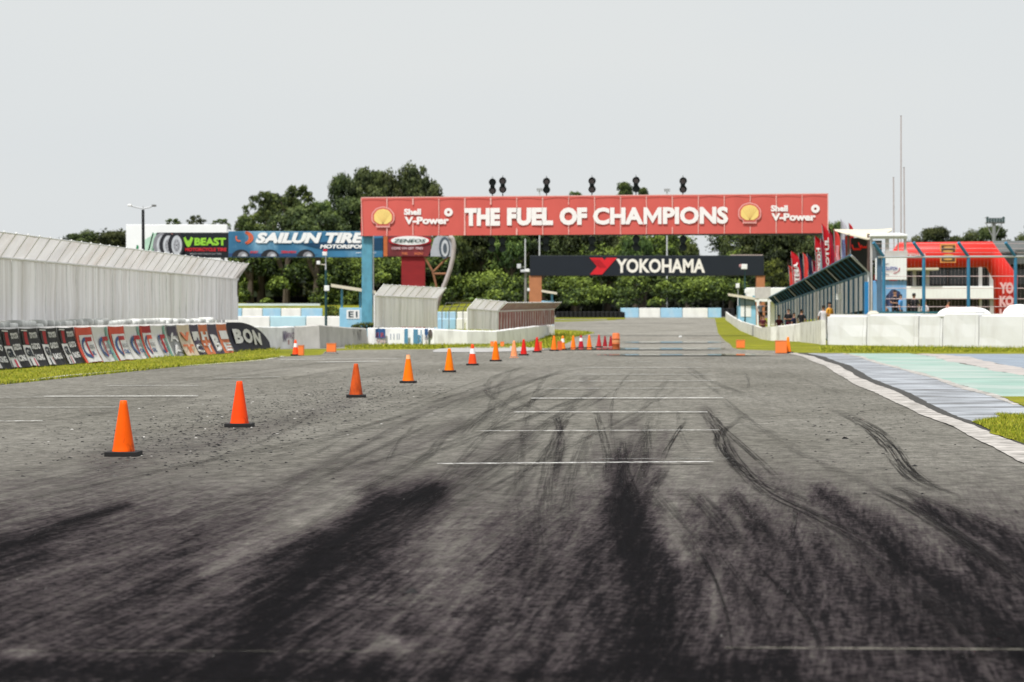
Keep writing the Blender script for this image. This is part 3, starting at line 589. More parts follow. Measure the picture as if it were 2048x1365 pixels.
def grect(m, fn, u0, u1, v0, v1, c, n=4):                       # rectangle that follows the cloth
    m.grid(lambda a, b: fn(u0 + (u1 - u0) * a, v0 + (v1 - v0) * b), n, n + 2, c)
BK = P(50, 48, 50, .62, 'banner_black'); WB = P(225, 222, 220, .85, 'banner_white'); RB = P(176, 36, 40, .8, 'banner_red'); OR = P(218, 84, 60, .85, 'banner_orange_red')
GN = P(130, 175, 160, .8, 'banner_green'); NV = P(10, 12, 52, .45, 'banner_navy'); PU = P(82, 72, 92, .75, 'banner_purple'); ORG = P(214, 120, 78, .85, 'banner_orange'); BLU = P(60, 90, 140, .7, 'banner_blue'); CRM = P(225, 205, 180, .8, 'banner_cream'); GRN2 = P(150, 150, 150, .8, 'banner_grey')
def art_gr(m, f):
    grect(m, f, .10, .20, .60, .90, P(48, 44, 40, .8, 'dark')); grect(m, f, .21, .38, .58, .92, RB)
    grect(m, f, .08, .40, .935, .965, WB)
    text(m, 'GR', f, .06, .46, .22, .54, WB, .06)
    fa = lambda u, v: f(u, v) + nrm * .02
    grect(m, f, .05, .44, .02, .56, WB, 5); text(m, 'GR', fa, .09, .40, .26, .50, P(30, 40, 50, .7, 'ink'), .05); grect(m, fa, .28, .33, .02, .22, P(215, 70, 95, .8, 'banner_pink'), 2); grect(m, fa, .12, .16, .02, .2, P(40, 60, 60, .8, 'ink'), 2)
    for i, s in enumerate(('TOYOTA', 'GAZOO', 'RACING')): text(m, s, f, .50, .92, .74 - i * .29, .90 - i * .29, WB, .05)
def art_ring(bg, rc, grn):
    def art(m, f):
        if bg == 'r': grect(m, f, .16, .94, .02, .78, WB, 6)
        fb = lambda u, v: f(u, v) + nrm * .02
        ring(m, fb, .50, .42, .30, .30, .68, BLU, 95, 265); grect(m, fb, .44, .84, .60, .72, rc)
        grect(m, fb, .46, .55, .16, .60, rc, 3); text(m, 'RACING', fb, .60, .88, .38, .50, GRN2, .04); text(m, 'OIL', fb, .60, .84, .20, .32, BLU, .04)
        if bg == 'r': grect(m, f, .0, .12, .0, .96, OR, 3)
        if grn: grect(m, f, .80, .93, .02, .98, GN, 3)
    return art
def art_text(s, c, extra=None):
    def art(m, f):
        if extra: grect(m, f, .08, .92, .66, .96, extra)
        for i, w_ in enumerate(s): h = .8 / len(s); text(m, w_, f, .12, .88, .08 + h * (len(s) - 1 - i), .08 + h * (len(s) - 1 - i) + h * .72, c, .05)
    return art
banner(-88, -44, BK, art_gr, 'black racing banner beyond the left frame edge', 1)
banner(-40, -2, BK, art_gr, 'black banner at the left frame edge with white lettering', 2)
banner(-2, 36, BK, art_gr, 'black banner with red stripe, leftmost whole one in the photo', 3)
banner(37, 73, BK, art_gr, 'second black banner with red stripe from the left edge', 4)
banner(74, 112, BK, art_gr, 'third black banner with red stripe from the left edge', 5)
banner(113, 147, BK, art_gr, 'black banner beside the first red and white banner', 6)
banner(148, 182, OR, art_ring('r', RB, 0), 'faded red and white banner next to the black banners', 7)
banner(183, 214, WB, art_ring('w', RB, 1), 'white banner with green stripe, between the first two red banners', 8)
banner(215, 247, OR, art_ring('r', RB, 0), 'second faded red and white banner from the left', 9)
banner(248, 277, WB, art_ring('w', RB, 1), 'white banner with green stripe, between the second and third red banners', 10)
banner(278, 300, RB, art_ring('r', OR, 0), 'darker red narrow banner, third red one', 11)
banner(301, 329, WB, art_ring('w', RB, 1), 'white banner with pale green stripe beside the grey banner', 12)
banner(330, 352, GRN2, art_text(('A', 'A'), WB, PU), 'weathered grey and purple banner with a white mark', 13)
banner(353, 377, CRM, art_text(('V', 'T'), ORG), 'cream banner with orange print', 14)
banner(378, 395, PU, art_text(('I', 'O'), WB), 'narrow purple grey banner with white print left of the orange one', 15)
banner(396, 413, ORG, art_text(('H', 'T'), WB), 'orange banner with white print between two purple ones', 16)
banner(414, 431, PU, art_text(('B',), WB), 'dark purple banner with one white letter between orange banners', 17)
banner(432, 451, ORG, art_text(('I', 'E'), WB), 'orange banner touching the large navy banner', 18)
# the navy banner wraps the end of the barrier and slopes to the ground
C0 = A + (B - A) * bar_t(452); C1 = Vector((*G(545, 697.5), 0))
t = thing('end_banner', 'large navy banner with white BON lettering sloping down to the grass', 'banner', (C0.x, C0.y, 0))
def endsurf(u, v, e=0.0):
    a_, b_ = C0, C1; c = math.sin(u * math.pi) * .3
    p = a_ + (b_ - a_) * u + nrm * (.42 * (1 - v) ** 1.7 * (1 - u) + c + e) ; zt = 1.27 * (1 - max(0, (u - .18) / .82) ** 1.55) + .03 * (1 - u)
    return Vector((p.x, p.y - e, .02 + zt * v))
m = MB(); m.grid(lambda u, v: endsurf(u, v), 26, 10, NV)
m.grid(lambda u, v: endsurf(u, v) - nrm * .25 * (1 - u) + Vector((0, .2, 0)), 26, 4, CONB); m.build('cloth', t, smooth=True)
m = MB()
for ch, u0, u1, v0, v1 in (('B', .06, .19, .30, .78), ('O', .20, .36, .30, .80), ('N', .37, .54, .25, .82)):
    text(m, ch, lambda a, b, u0=u0, u1=u1, v0=v0, v1=v1: endsurf(a, b, .05), u0, u1, v0, v1, WB, .06)
m.build('lettering', t)

# ------------------------------------------------------------------ white track wall beyond the banners
def wall_run(name, label, pts, tops, m, thick=.25, deco=None, cat='wall', group=None):
    """pts: photo foot points (px, py); tops: photo rows of the top"""
    P0 = [Vector((*G(a, b), 0)) for a, b in pts]; t = thing(name, label, cat, (P0[0].x, P0[0].y, g(P0[0].y)), group); mb = MB()
    zt = [Z(y, p.y) for y, p in zip(tops, P0)]; n = 8; vs = []; cnt = 0
    for i in range(len(P0) - 1):
        for k in range(n + (i == len(P0) - 2)):
            q = k / n; p = P0[i].lerp(P0[i + 1], q); z = zt[i] + (zt[i + 1] - zt[i]) * q; dd = (P0[i + 1] - P0[i]).normalized(); nn = Vector((-dd.y, dd.x, 0))
            if nn.y < 0: nn = -nn
            jz = .02 * mnoise.noise((p.x * 1.5, p.y * 1.5, 0)); z0 = g(p.y) - .1
            vs += [p + Vector((0, 0, z0)), p + nn * .04 + Vector((0, 0, z - .05 + jz)), p + nn * .08 + Vector((0, 0, z + jz)), p + nn * thick + Vector((0, 0, z + jz)), p + nn * thick + Vector((0, 0, z0))]; cnt += 1
    mb.add(vs, [(i * 5 + j, (i + 1) * 5 + j, (i + 1) * 5 + (j + 1), i * 5 + (j + 1)) for i in range(cnt - 1) for j in range(4)] + [(0, 1, 2, 3, 4), tuple((cnt - 1) * 5 + j for j in (4, 3, 2, 1, 0))], m)
    mb.build('wall_body', t)
    if deco: q = MB(); deco(q, P0, zt); q.build('painted_print', t)
    return t
def wsurf(p0, p1, z0, z1, off=.03):
    dd = (p1 - p0).normalized(); nn = Vector((dd.y, -dd.x, 0))
    if nn.y > 0: nn = -nn
    return lambda u, v: p0.lerp(p1, u) + nn * (off - .035 * v) + Vector((0, 0, z0 + (z1 - z0) * v))
wall_run('track_wall', 'clean white track wall right behind the navy banner tip', [(486, 700), (545, 698), (592, 697)], [652, 654, 653], WALLW,
         deco=lambda m, P0, zt: [text(m, 'IMPACT', wsurf(P0[1], P0[2], 0, zt[2]), .55, .95, .45, .72, P(190, 170, 190, .7, 'faded_print'), .02), text(m, 'MV', wsurf(P0[1], P0[2], 0, zt[2]), .45, .62, .3, .8, P(150, 140, 165, .7, 'faded_print'), .02), rect(m, wsurf(P0[1], P0[2], 0, zt[2]), .66, .70, .18, .4, P(205, 150, 150, .8, 'faded_red'))])
def deco_grey(m, P0, zt):
    f = wsurf(P0[0], P0[-1], 0, zt[0]); c = P(140, 136, 132, .75, 'ghost_print')
    for i, s in enumerate(('P', 'RC', 'LB', 'IN', 'ME', 'TO', 'RN', 'AY', 'NT')):
        u = .05 + i * .10; text(m, s, f, u, u + .06, .28 + .04 * math.sin(i * 2), .74 + .04 * math.sin(i), c, .0)
wall_run('track_wall', 'weathered grey track wall with faded ghost lettering', [(592, 697.3), (640, 697), (700, 692), (735, 690)], [653, 650, 655, 657], WALLG, deco=deco_grey)
def deco_blue(m, P0, zt):
    f = wsurf(P0[0], P0[-1], .05, zt[0]); b = P(50, 95, 150, .7, 'faded_blue'); lb = P(95, 155, 190, .7, 'faded_light_blue'); r = P(190, 90, 100, .8, 'faded_red')
    rect(m, f, .12, .27, .40, .95, b); text(m, 'E R', f, .13, .26, .45, .72, r, .05); text(m, 'TIN', f, .13, .27, .12, .30, P(215, 190, 180, .8, 'faded_pink'), .03)
    for u in (.34, .39, .44, .47): text(m, 'I', f, u, u + .02, .3, .66, P(190, 195, 205, .8, 'faded_grey'), .03)
    rect(m, f, .555, .61, .05, .95, lb); rect(m, f, .69, .76, .05, .92, lb); text(m, '3', f, .755, .80, .1, .6, lb, .03); rect(m, f, .80, .815, .1, .9, lb); rect(m, f, .86, .91, .3, .95, b); text(m, 'M', f, .86, .91, .1, .6, WB, .04)
    ell(m, f, .945, .66, .03, .26, P(95, 85, 82, .8, 'brown_print'), 14); rect(m, f, .925, .94, .0, .6, P(45, 80, 60, .8, 'dark_green'))
wall_run('track_wall', 'white track wall with faded blue panels under the short mesh fence', [(735, 690), (800, 690), (868, 690.5)], [656, 656, 657], WALLW, deco=deco_blue)
wall_run('track_wall', 'plain white track wall ending at the grass triangle', [(868, 690.5), (935, 690), (995, 689), (1050, 686.5), (1078, 680), (1107, 667)], [658, 661, 662, 655, 652, 650], WALLW)

# ------------------------------------------------------------------ red bridge over the straight
DG = 162.0
gan = thing('track_bridge', 'red banner bridge spanning the track on a blue post', 'bridge', (X(1190, DG), DG, g(DG)))
pz = lambda px: DG + 0.0
REDB = mat('bridge_banner_red', lin((206, 92, 84))[:3] if False else (.60, .105, .085), .6, .05, .8, dirt=(.50, .085, .07), dirt_amt=.5, dirt_scale=.5)
EDGE = mat('banner_edge', (.74, .40, .36), .7, .1, 2)
tx = [722 + (1656 - 722) * i / 18 for i in range(19)]
top_y = lambda px: 396 - 8 * (px - 722) / 934; bot_y = lambda px: 472.5 - 6 * (px - 722) / 934
m = MB(); m.box(X(722, DG) + .05, X(1656, DG) - .05, DG + .12, DG + 1.3, Z(470, DG), Z(397, DG), mat('bridge_deck', (.10, .10, .11), .8, .2, 2)); m.build('deck', gan)
for i in range(18):
    q = MB(); a, b = tx[i], tx[i + 1]
    def pf(u, v, a=a, b=b, i=i):
        px = a + (b - a) * u; y = bot_y(px) + (top_y(px) - bot_y(px)) * v; p = W(px, y, DG); 
        edge_ = min(u, 1 - u); p.y += .02 - .03 * math.sin(math.pi * u) - .02 * mnoise.noise((u * 2 + i * 5, v * 1.5, 3)); return p
    q.grid(pf, 8, 6, REDB); q.build('banner_panel', gan, smooth=True)
q = MB(); 
for i in range(1, 18):                                           # worn white seams between the panels
    f = pix(DG, .05); px = tx[i]; segs = [(top_y(px), bot_y(px))]
    if i in (2, 5, 8): segs = [(top_y(px), 410), (444, bot_y(px))]
    q = MB()
    if i in (6, 12, 15): segs = [(top_y(px), bot_y(px) - 46), (bot_y(px) - 14, bot_y(px))]
    for y0, y1 in segs:
        if q.v: q.build('seam', gan); q = MB()
        wdt = random.uniform(.7, 1.5) if i not in (7, 11, 13, 14) else .9
        n = 7; vs = []
        for k in range(n + 1):
            yy = y0 + (y1 - y0) * k / n; sh = .6 * mnoise.noise((i * 3, yy * .12, 1)); wv = wdt * (1 + .5 * mnoise.noise((i * 7, yy * .2, 5))); vs += [f(px + sh - wv, yy), f(px + sh + wv, yy)]
        q.add(vs, [(2 * k, 2 * k + 1, 2 * k + 3, 2 * k + 2) for k in range(n)], EDGE)
    q.build('seam', gan)
q = MB(); f = pix(DG, .08)
q.add([f(722, 395), f(1656, 387), f(1656, 388.6), f(722, 396.8)], [(0, 1, 2, 3)], EDGE); q.add([f(1654.4, 388), f(1656.4, 388), f(1656.4, 467), f(1654.4, 467)], [(0, 1, 2, 3)], EDGE); q.add([f(721.6, 396), f(723, 396), f(726, 472), f(724.6, 472)], [(0, 1, 2, 3)], EDGE); q.build('hem', gan)
LET = mat('bridge_lettering', (.84, .80, .78), .6, .04, 2)
f9 = pix(DG, .07); sk_ = lambda px, py: f9(px, py - 8 * (px - 1190) / 934 * .85)
q = MB(); text(q, 'THE', sk_, 929, 1000, 450.5, 415, LET, .062); text(q, 'FUEL', sk_, 1014, 1106, 450.5, 415, LET, .062); text(q, 'OF', sk_, 1119, 1174, 450.5, 415, LET, .062); text(q, 'CHA', sk_, 1186, 1286.5, 450, 415.5, LET, .045); [q.poly([(1287 + 36 * a, 449.6 - 33.6 * b) for a, b in P_], LET, sk_) for P_ in (((0, 0), (.2, 0), (.2, 1), (.0, 1)), ((.8, 0), (1, 0), (1, 1), (.8, 1)), ((.2, 1), (.2, .58), (.5, .04), (.5, .46)), ((.5, .46), (.5, .04), (.8, .58), (.8, 1)))]; text(q, 'PIONS', sk_, 1325.5, 1456, 450, 415.5, LET, .045)
q.build('slogan', gan)
PINKL = mat('emblem_outline', (.72, .33, .30), .6, .05, 2); YEL = mat('emblem_yellow', (.84, .62, .20), .6, .05, 2); YR = mat('emblem_ray', (.74, .48, .16), .6, .05, 2)
def scallop(cx, cy, r, f, m, k, base=True):
    pts = []
    for i in range(57):
        a_ = -35 + 250 * i / 56; rr = r * (1 + .035 * abs(math.sin(R((a_ + 35) / 250 * 180 * 7)))); pts.append((cx + rr * 1.04 * math.cos(R(a_)), cy - rr * .95 * math.sin(R(a_))))
    b = r * .62; pts += [(cx - b, cy + r * .62), (cx - b * 1.02, cy + r * k), (cx + b * 1.02, cy + r * k), (cx + b, cy + r * .62)] if base else [(cx - r * .45, cy + r * .8), (cx + r * .45, cy + r * .8)]
    m_.poly(pts, m, f)
for cx, cy in ((766, 435), (1499, 427)):
    m_ = MB(); scallop(cx, cy, 22, pix(DG, .09), PINKL, .93); scallop(cx, cy, 19.6, pix(DG, .10), REDB, .86); scallop(cx, cy, 17, pix(DG, .115), YEL, .86, False)
    for k in range(7):
        a_ = R(40 + k * 16.7); f = pix(DG, .125); c0 = (cx, cy + 13); c1 = (cx + 16 * math.cos(a_) * 1.15, cy + 2 - 17 * math.sin(a_)); nx, ny = -(c1[1] - c0[1]), c1[0] - c0[0]; l_ = math.hypot(nx, ny); nx, ny = nx / l_ * .35, ny / l_ * .35
        m_.add([f(c0[0] - nx, c0[1] - ny), f(c0[0] + nx, c0[1] + ny), f(c1[0] + nx, c1[1] + ny), f(c1[0] - nx, c1[1] - ny)], [(0, 1, 2, 3)], YR)
    m_.build('shell_emblem', gan)
for ox, oy in ((0, 0), (733.5, -7)):
    q = MB(); text(q, 'Shell', f9, 808 + ox, 842 + ox, 430.5 + oy, 418 + oy, LET, .05); text(q, 'V-Power', f9, 809 + ox, 898 + ox, 449 + oy, 434 + oy, LET, .05); ring(q, f9, 897 + ox, 425 + oy, 8.6, 8.4, .32, LET); q.build('logo_lettering', gan)
for px in (733.5, 1650):
    q = MB(); q.bbox(X(px - (10.5 if px < 999 else 6), DG), X(px + (10.5 if px < 999 else 6), DG), DG + .25, DG + .85, g(DG) - .1, Z(471, DG), POSTB, .03)
    q.build('post', gan)
q = MB(); q.cyl((X(747, DG), DG, 0), (X(747, DG), DG, Z(472, DG)), .035, .035, GREY, 6); q.build('cable_pipe', gan)

# start lights above and below the bridge
HEADM = mat('signal_housing', (.008, .016, .016), .5, .1, 3); LENS = mat('signal_lens', (.10, .07, .07), .3, .2, 6, spec=.6)
def light(px, py, D, label, up=True, lens=(0, 1)):
    s = D / F; t = thing('start_light', label, 'signal light', (X(px, D), D, Z(py, D)), 'start lights on the red bridge')
    for k in (0, 1):
        c = W(px, py + (-8.3 if k else 8.3), D); q = MB(); r_ = .25
        q.cyl(c + Vector((0, -.05, 0)), c + Vector((0, .22, 0)), r_, r_ * .8, HEADM, 12)
        o_ = [c + Vector((r_ * math.cos(R(a_)), -.05, r_ * math.sin(R(a_)))) for a_ in range(-20, 201, 20)]; i_ = [v + Vector((0, -.24, .0)) for v in o_]
        n = len(o_); q.add(o_ + i_, [(j, j + 1, n + j + 1, n + j) for j in range(n - 1)], HEADM)
        q.add([o_[j] * .5 + i_[j] * .5 for j in range(3)], [(0, 1, 2)], HEADM); hs = q.build('signal_head', t, smooth=False)
        if k in lens: q = MB(); q.v = []; ell(q, lambda u, v: Vector((u, c.y - .07, v)), c.x, c.z - .02, .16, .16, LENS, 16); q.build('lens', hs)
    q = MB(); q.bbox(X(px, D) - .15, X(px, D) + .15, D + .0, D + .2, Z(py + 13, D), Z(py - 13, D), HEADM, .03); q.build('back_plate', t)
    q = MB(); z0, z1 = (Z(py + 17, D), Z(396 - 8 * (px - 722) / 934, D)) if up else (Z(472, D), Z(py - 17, D))
    q.cyl((X(px, D), D + .1, min(z0, z1) - .02), (X(px, D), D + .1, max(z0, z1) + .1), .035, .035, HEADM, 6); q.cyl((X(px, D), D + .1, Z(py - 20, D)), (X(px, D), D + .1, Z(py - 15, D)), .02, .02, HEADM, 6); q.build('stem', t)
nm = ['leftmost', 'second', 'third', 'fourth', 'fifth', 'rightmost']
for i, (px, py) in enumerate([(985, 373.5), (1005.5, 371), (1093, 372), (1184, 371), (1272, 370), (1366, 371)]):
    light(px, py, DG + .3, 'black double signal light standing on the red bridge, %s of six' % nm[i], True, ((0,), (0, 1), (1,), (0, 1), (1,), (0, 1))[i])
for i, (px, py) in enumerate([(984, 489), (1005, 489), (1092, 488), (1184, 488), (1272, 487), (1366, 487)]):
    light(px, py, DG + .3, 'black double signal light hanging under the red bridge, %s of six' % nm[i], False, ())

# ------------------------------------------------------------------ black bridge further on
DY_ = 250.0
br = thing('track_bridge', 'black banner bridge on orange pillars beyond the red one', 'bridge', (X(1294, DY_), DY_, g(DY_)))
NVY = mat('bridge_black_panel', (.009, .013, .020), .5, .12, .6)
q = MB(); q.bbox(X(1060, DY_), X(1528, DY_), DY_, DY_ + 1.2, Z(552, DY_), Z(511.5, DY_), NVY, .04); q.box(X(1461, DY_), X(1526, DY_), DY_ + .1, DY_ + .3, Z(511.4, DY_), Z(509.5, DY_), P(200, 180, 170, .7, 'edge_trim')); q.build('beam', br)
f = pix(DY_, .05); q = MB(); text(q, 'YOKOHAMA', f, 1232, 1410, 546.3, 518, mat('black_bridge_lettering', (.78, .74, .66), .6, .04, 2), .035); q.build('lettering', br)
q = MB(); YRD = mat('bridge_emblem_red', (.60, .012, .02), .5, .06, 3)
q.poly([(1179, 516), (1205, 516), (1209, 521), (1213, 516), (1234, 516), (1204, 549.5), (1180, 549.5), (1194, 533)], YRD, f)
for k in range(5): 
    o_ = k * 3.4; q.add([pix(DY_, .08)(1183 + o_, 519), pix(DY_, .08)(1184 + o_, 519), pix(DY_, .08)(1201 + o_ * .9, 536), pix(DY_, .08)(1200 + o_ * .9, 536)], [(0, 1, 2, 3)], mat('emblem_dark_line', (.30, .008, .015), .5, .05, 3))
q.build('emblem', br)
OPIL = mat('orange_pillar', (.42, .17, .075), .8, .10, 1.5, dirt=(.30, .12, .06), dirt_amt=.6)
for a_, b_ in ((1058.5, 1083.5), (1513, 1530)): q = MB(); q.bbox(X(a_, DY_), X(b_, DY_), DY_ + .1, DY_ + 1.0, g(DY_) - .1, Z(551.5, DY_), OPIL, .03); q.build('pillar', br)

# ------------------------------------------------------------------ advertising boards on the left
def board(label, px0, px1, yt, yb, D, thick, base, parts, skew=0, cat='billboard', legs=()):
    t = thing('billboard', label, cat, (X((px0 + px1) / 2, D), D, g(D))); q = MB()
    q.bbox(X(px0, D), X(px1, D), D, D + thick, Z(yb, D), Z(yt, D), base, .03); q.build('panel', t)
    for lx in legs: q = MB(); q.cyl((X(lx, D), D + thick / 2, g(D) - .1), (X(lx, D), D + thick / 2, Z(yb, D) + .02), .16, .16, GREY, 8); q.build('leg', t)
    for nme, fn in parts: q = MB(); fn(q, pix(D, .04), pix(D, .07), pix(D, .10)); q.build(nme, t)
    return t
WBB = mat('white_board', (.84, .85, .83), .6, .03, 1); GRB = P(30, 140, 85, .8, 'green_stripe')
def arcs(q, f, f2, f3):
    ring(q, f, 300, 505, 28, 44, .86, GRB, 100, 200, 16)
    for k in range(3): x_ = 296 + k * 8.5; q.add([f(x_, 502), f(x_ + 2.6, 502), f(x_ + 12, 466), f(x_ + 9, 466)], [(0, 1, 2, 3)], GRB)
    q.add([f(290, 480), f(312, 466), f(316, 466), f(302, 502), f(290, 502)], [(0, 1, 2, 3, 4)], P(190, 225, 200, .85, 'pale_green'))
board('tall white board with green stripes behind the tyre advert', 252, 454, 449.5, 528, 196, .5, WBB, [('print', arcs)], legs=(270, 440))
DKB = P(22, 30, 36, .7, 'advert_dark'); SIL = P(150, 150, 155, .75, 'tyre_silver'); SIL2 = P(205, 208, 212, .8, 'rim_silver'); DT = P(40, 42, 48, .7, 'tyre_dark'); LIME = P(150, 210, 60, .85, 'lime'); RDT = P(205, 40, 50, .85, 'advert_red')
def beast(q, f, f2, f3):
    for k, cx in enumerate((323, 336, 353)):
        ff = pix(190, .04 + .05 * k); ell(q, ff, cx, 490, 17, 24, DT if k else SIL, 26); ff = pix(190, .06 + .05 * k); ell(q, ff, cx + 1, 491, 10.5, 19.5, SIL2, 26); ff = pix(190, .075 + .05 * k); ell(q, ff, cx + 1, 491, 6, 12, SIL, 20)
        for j in range(7): a_ = R(j * 51 + 10); fr = pix(190, .08 + .05 * k); q.add([fr(cx + 1 - .8 * math.sin(a_), 491 + .8 * math.cos(a_)), fr(cx + 1 + .8 * math.sin(a_), 491 - .8 * math.cos(a_)), fr(cx + 1 + 10 * math.cos(a_), 491 + 19 * math.sin(a_))], [(0, 1, 2)], SIL2)
    q.poly([(366, 477), (371, 474), (375, 483), (376.5, 480), (378, 483), (382, 474), (387, 477), (381, 492), (377, 495), (373, 492)], LIME, f)
    text(q, 'BEAST', f, 389, 452, 491.5, 476, LIME, .05); text(q, 'MOTORCYCLE TIRE', f, 370, 453, 503, 496, RDT, .05); text(q, 'BEAST MOTORCYCLE TIRE', f, 380, 443, 510, 506.5, SIL, .02)
    rect(q, f, 339, 360, 469.5, 467.5, P(200, 120, 100, .8, 'coral'))
board('dark tyre advert with lime lettering and three wheels', 314, 456, 465.5, 516, 190, .5, DKB, [('print', beast)], legs=(330, 445))
SB = mat('advert_blue', (.035, .15, .27), .5, .4, .25, (1, 1, 1.6), dirt=(.28, .50, .64), dirt_amt=.85, dirt_scale=.30, dlo=.52)
def sailun(q, f, f2, f3):
    og = P(225, 105, 65, .85, 'orange_mark')
    ring(q, f, 478, 476, 7, 8, .62, og, 60, 210, 14); ring(q, f, 486, 476, 21, 14, .80, og, -70, 70, 14); ring(q, f, 486, 476, 15.5, 13, .74, og, -70, 70, 14)
    text(q, 'SAILUN TIRES', f2, 511, 745, 487, 465.5, WHITE, .06, .25); text(q, 'MOTORSPORTS', f2, 640, 745, 497.5, 489.5, WHITE, .05, .2)
    for cx in (482, 540, 612):
        ell(q, f2, cx, 513.5, 18, 14, DT, 22, 180, 360); ell(q, pix(180, .10), cx + 4, 513.5, 10, 9.5, SIL, 20, 180, 360); ell(q, pix(180, .12), cx + 6, 513.5, 5, 5.5, SIL2, 16, 180, 360)
    text(q, 'SPORT', f2, 500, 517, 507, 502.5, RDT, .05, .3); text(q, 'TERRAMAX', f2, 562, 594, 507, 502, RDT, .05, .3); text(q, 'www.sailuntires.com', f2, 712, 752, 507, 503.5, WHITE, .0)
    q.add([f(457, 513.5), f(600, 513.5), f(640, 509), f(457, 507)], [(0, 1, 2, 3)], P(45, 80, 130, .7, 'deep_blue')); q.add([f(600, 488), f(765, 476), f(765, 500), f(650, 500)], [(0, 1, 2, 3)], P(20, 70, 105, .7, 'deep_teal'))
board('long blue tyre advert with big white lettering', 457, 766, 463, 515, 180, .8, SB, [('print', sailun)])
ZR = mat('advert_maroon', (.20, .03, .035), .5, .5, .5, dirt=(.08, .02, .02), dirt_amt=.7, dirt_scale=.6)
def zen(q, f, f2, f3):
    rect(q, f, 767, 775, 513, 473, P(200, 110, 60, .8, 'amber')); ell(q, f2, 820, 482, 43, 10.5, RDT, 24); ell(q, f3, 820, 481.5, 38, 9, WHITE, 26); text(q, 'ZENEOS', pix(180, .14), 786, 852, 485.5, 478.5, P(40, 80, 75, .7, 'dark_teal'), .02, .3)
    text(q, 'COME ON GET TIRES', f2, 783, 846, 499.5, 494.5, P(225, 190, 195, .8, 'pale_pink'), .03); text(q, 'FUEL', f2, 804, 816, 510, 505, ORG, .03); text(q, 'RACING', f2, 829, 846, 510, 505, ORG, .03)
t = board('maroon advert with a white oval on a red pillar', 767, 862, 472, 513.5, 180, .8, ZR, [('print', zen)])
q = MB(); q.bbox(X(802.5, 180), X(850, 180), 180.15, 180.7, g(180), Z(513, 180), mat('red_pillar', (.24, .012, .014), .7, .15, .8, (1, 1, 3)), .03); q.build('pillar', t)
# rounded tyre-shaped end sign with its curved strut and rusty bracing
t = thing('tyre_sign', 'tyre shaped silver sign end on a curved strut with rusty braces', 'sign', (X(885, 180), 180, g(180)))
q = MB(); D = 180; SG = P(185, 188, 195, .8, 'sign_silver')
pts = [(856, 513), (862, 500), (868, 478), (874, 473), (896, 473), (905, 480), (908, 496), (906, 508), (903, 514)]
q.add([pix(D, 0)(*p) for p in pts] + [pix(D, -.5)(*p) for p in pts], [tuple(range(9)), tuple(range(17, 8, -1))] + [(i, (i + 1) % 9, 9 + (i + 1) % 9, 9 + i) for i in range(9)], SG); q.build('panel', t)
q = MB(); ell(q, pix(D, .04), 889, 496, 11, 22, P(90, 100, 110, .7, 'sign_dark'), 24); ell(q, pix(D, .07), 890, 497, 7.5, 17, SIL2, 24); ell(q, pix(D, .1), 890, 497, 4, 10, P(90, 100, 110, .7, 'sign_dark'), 20); q.build('wheel_print', t)
q = MB(); q.tube([W(898, 472, D), W(905, 478, D), W(908, 492, D), W(906, 515, D), W(900, 540, D), W(891, 565, D), W(880, 590, D), W(872, 620, D)], .17, P(190, 180, 175, .75, 'strut_grey', dirt=(.20, .12, .08), dirt_amt=.6), 10); q.build('curved_strut', t, smooth=True)
RUST = mat('rusty_steel', (.26, .12, .06), .9, .35, 3)
for a_, b_ in (((848, 512), (866, 545)), ((866, 545), (874, 580)), ((866, 545), (897, 513)), ((864, 548), (893, 548)), ((874, 580), (868, 620))): q = MB(); q.cyl(W(*a_, D + .2), W(*b_, D + .2), .09, .09, RUST, 6); q.build('brace', t)
# ------------------------------------------------------------------ trees
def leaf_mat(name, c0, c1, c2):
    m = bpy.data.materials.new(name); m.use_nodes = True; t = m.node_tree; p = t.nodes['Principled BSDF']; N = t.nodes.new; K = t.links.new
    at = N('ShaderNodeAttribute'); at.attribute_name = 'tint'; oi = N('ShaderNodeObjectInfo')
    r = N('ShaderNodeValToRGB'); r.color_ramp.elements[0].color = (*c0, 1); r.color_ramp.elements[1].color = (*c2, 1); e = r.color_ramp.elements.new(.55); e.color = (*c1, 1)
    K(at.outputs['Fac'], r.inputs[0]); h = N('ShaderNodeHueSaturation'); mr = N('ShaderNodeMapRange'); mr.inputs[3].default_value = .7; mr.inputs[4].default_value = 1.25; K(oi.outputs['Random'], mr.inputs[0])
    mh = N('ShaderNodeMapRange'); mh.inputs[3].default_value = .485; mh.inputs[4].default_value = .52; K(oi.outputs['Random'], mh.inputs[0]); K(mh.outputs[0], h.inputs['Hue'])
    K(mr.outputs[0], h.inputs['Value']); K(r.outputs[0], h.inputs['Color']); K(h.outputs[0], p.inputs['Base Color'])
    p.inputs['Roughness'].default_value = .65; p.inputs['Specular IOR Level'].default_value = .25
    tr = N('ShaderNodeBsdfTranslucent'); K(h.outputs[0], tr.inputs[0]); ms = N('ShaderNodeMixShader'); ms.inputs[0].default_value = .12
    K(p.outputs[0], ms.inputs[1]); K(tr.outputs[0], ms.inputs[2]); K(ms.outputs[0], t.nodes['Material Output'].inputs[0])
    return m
LEAF = leaf_mat('foliage', (.008, .016, .005), (.055, .090, .020), (.18, .225, .05))
LEAFD = leaf_mat('foliage_dark', (.007, .012, .005), (.038, .054, .016), (.12, .14, .038))
LEAFL = leaf_mat('foliage_light', (.005, .010, .003), (.040, .062, .010), (.22, .27, .04))
BARK = mat('bark', (.09, .07, .05), .95, .3, 3)
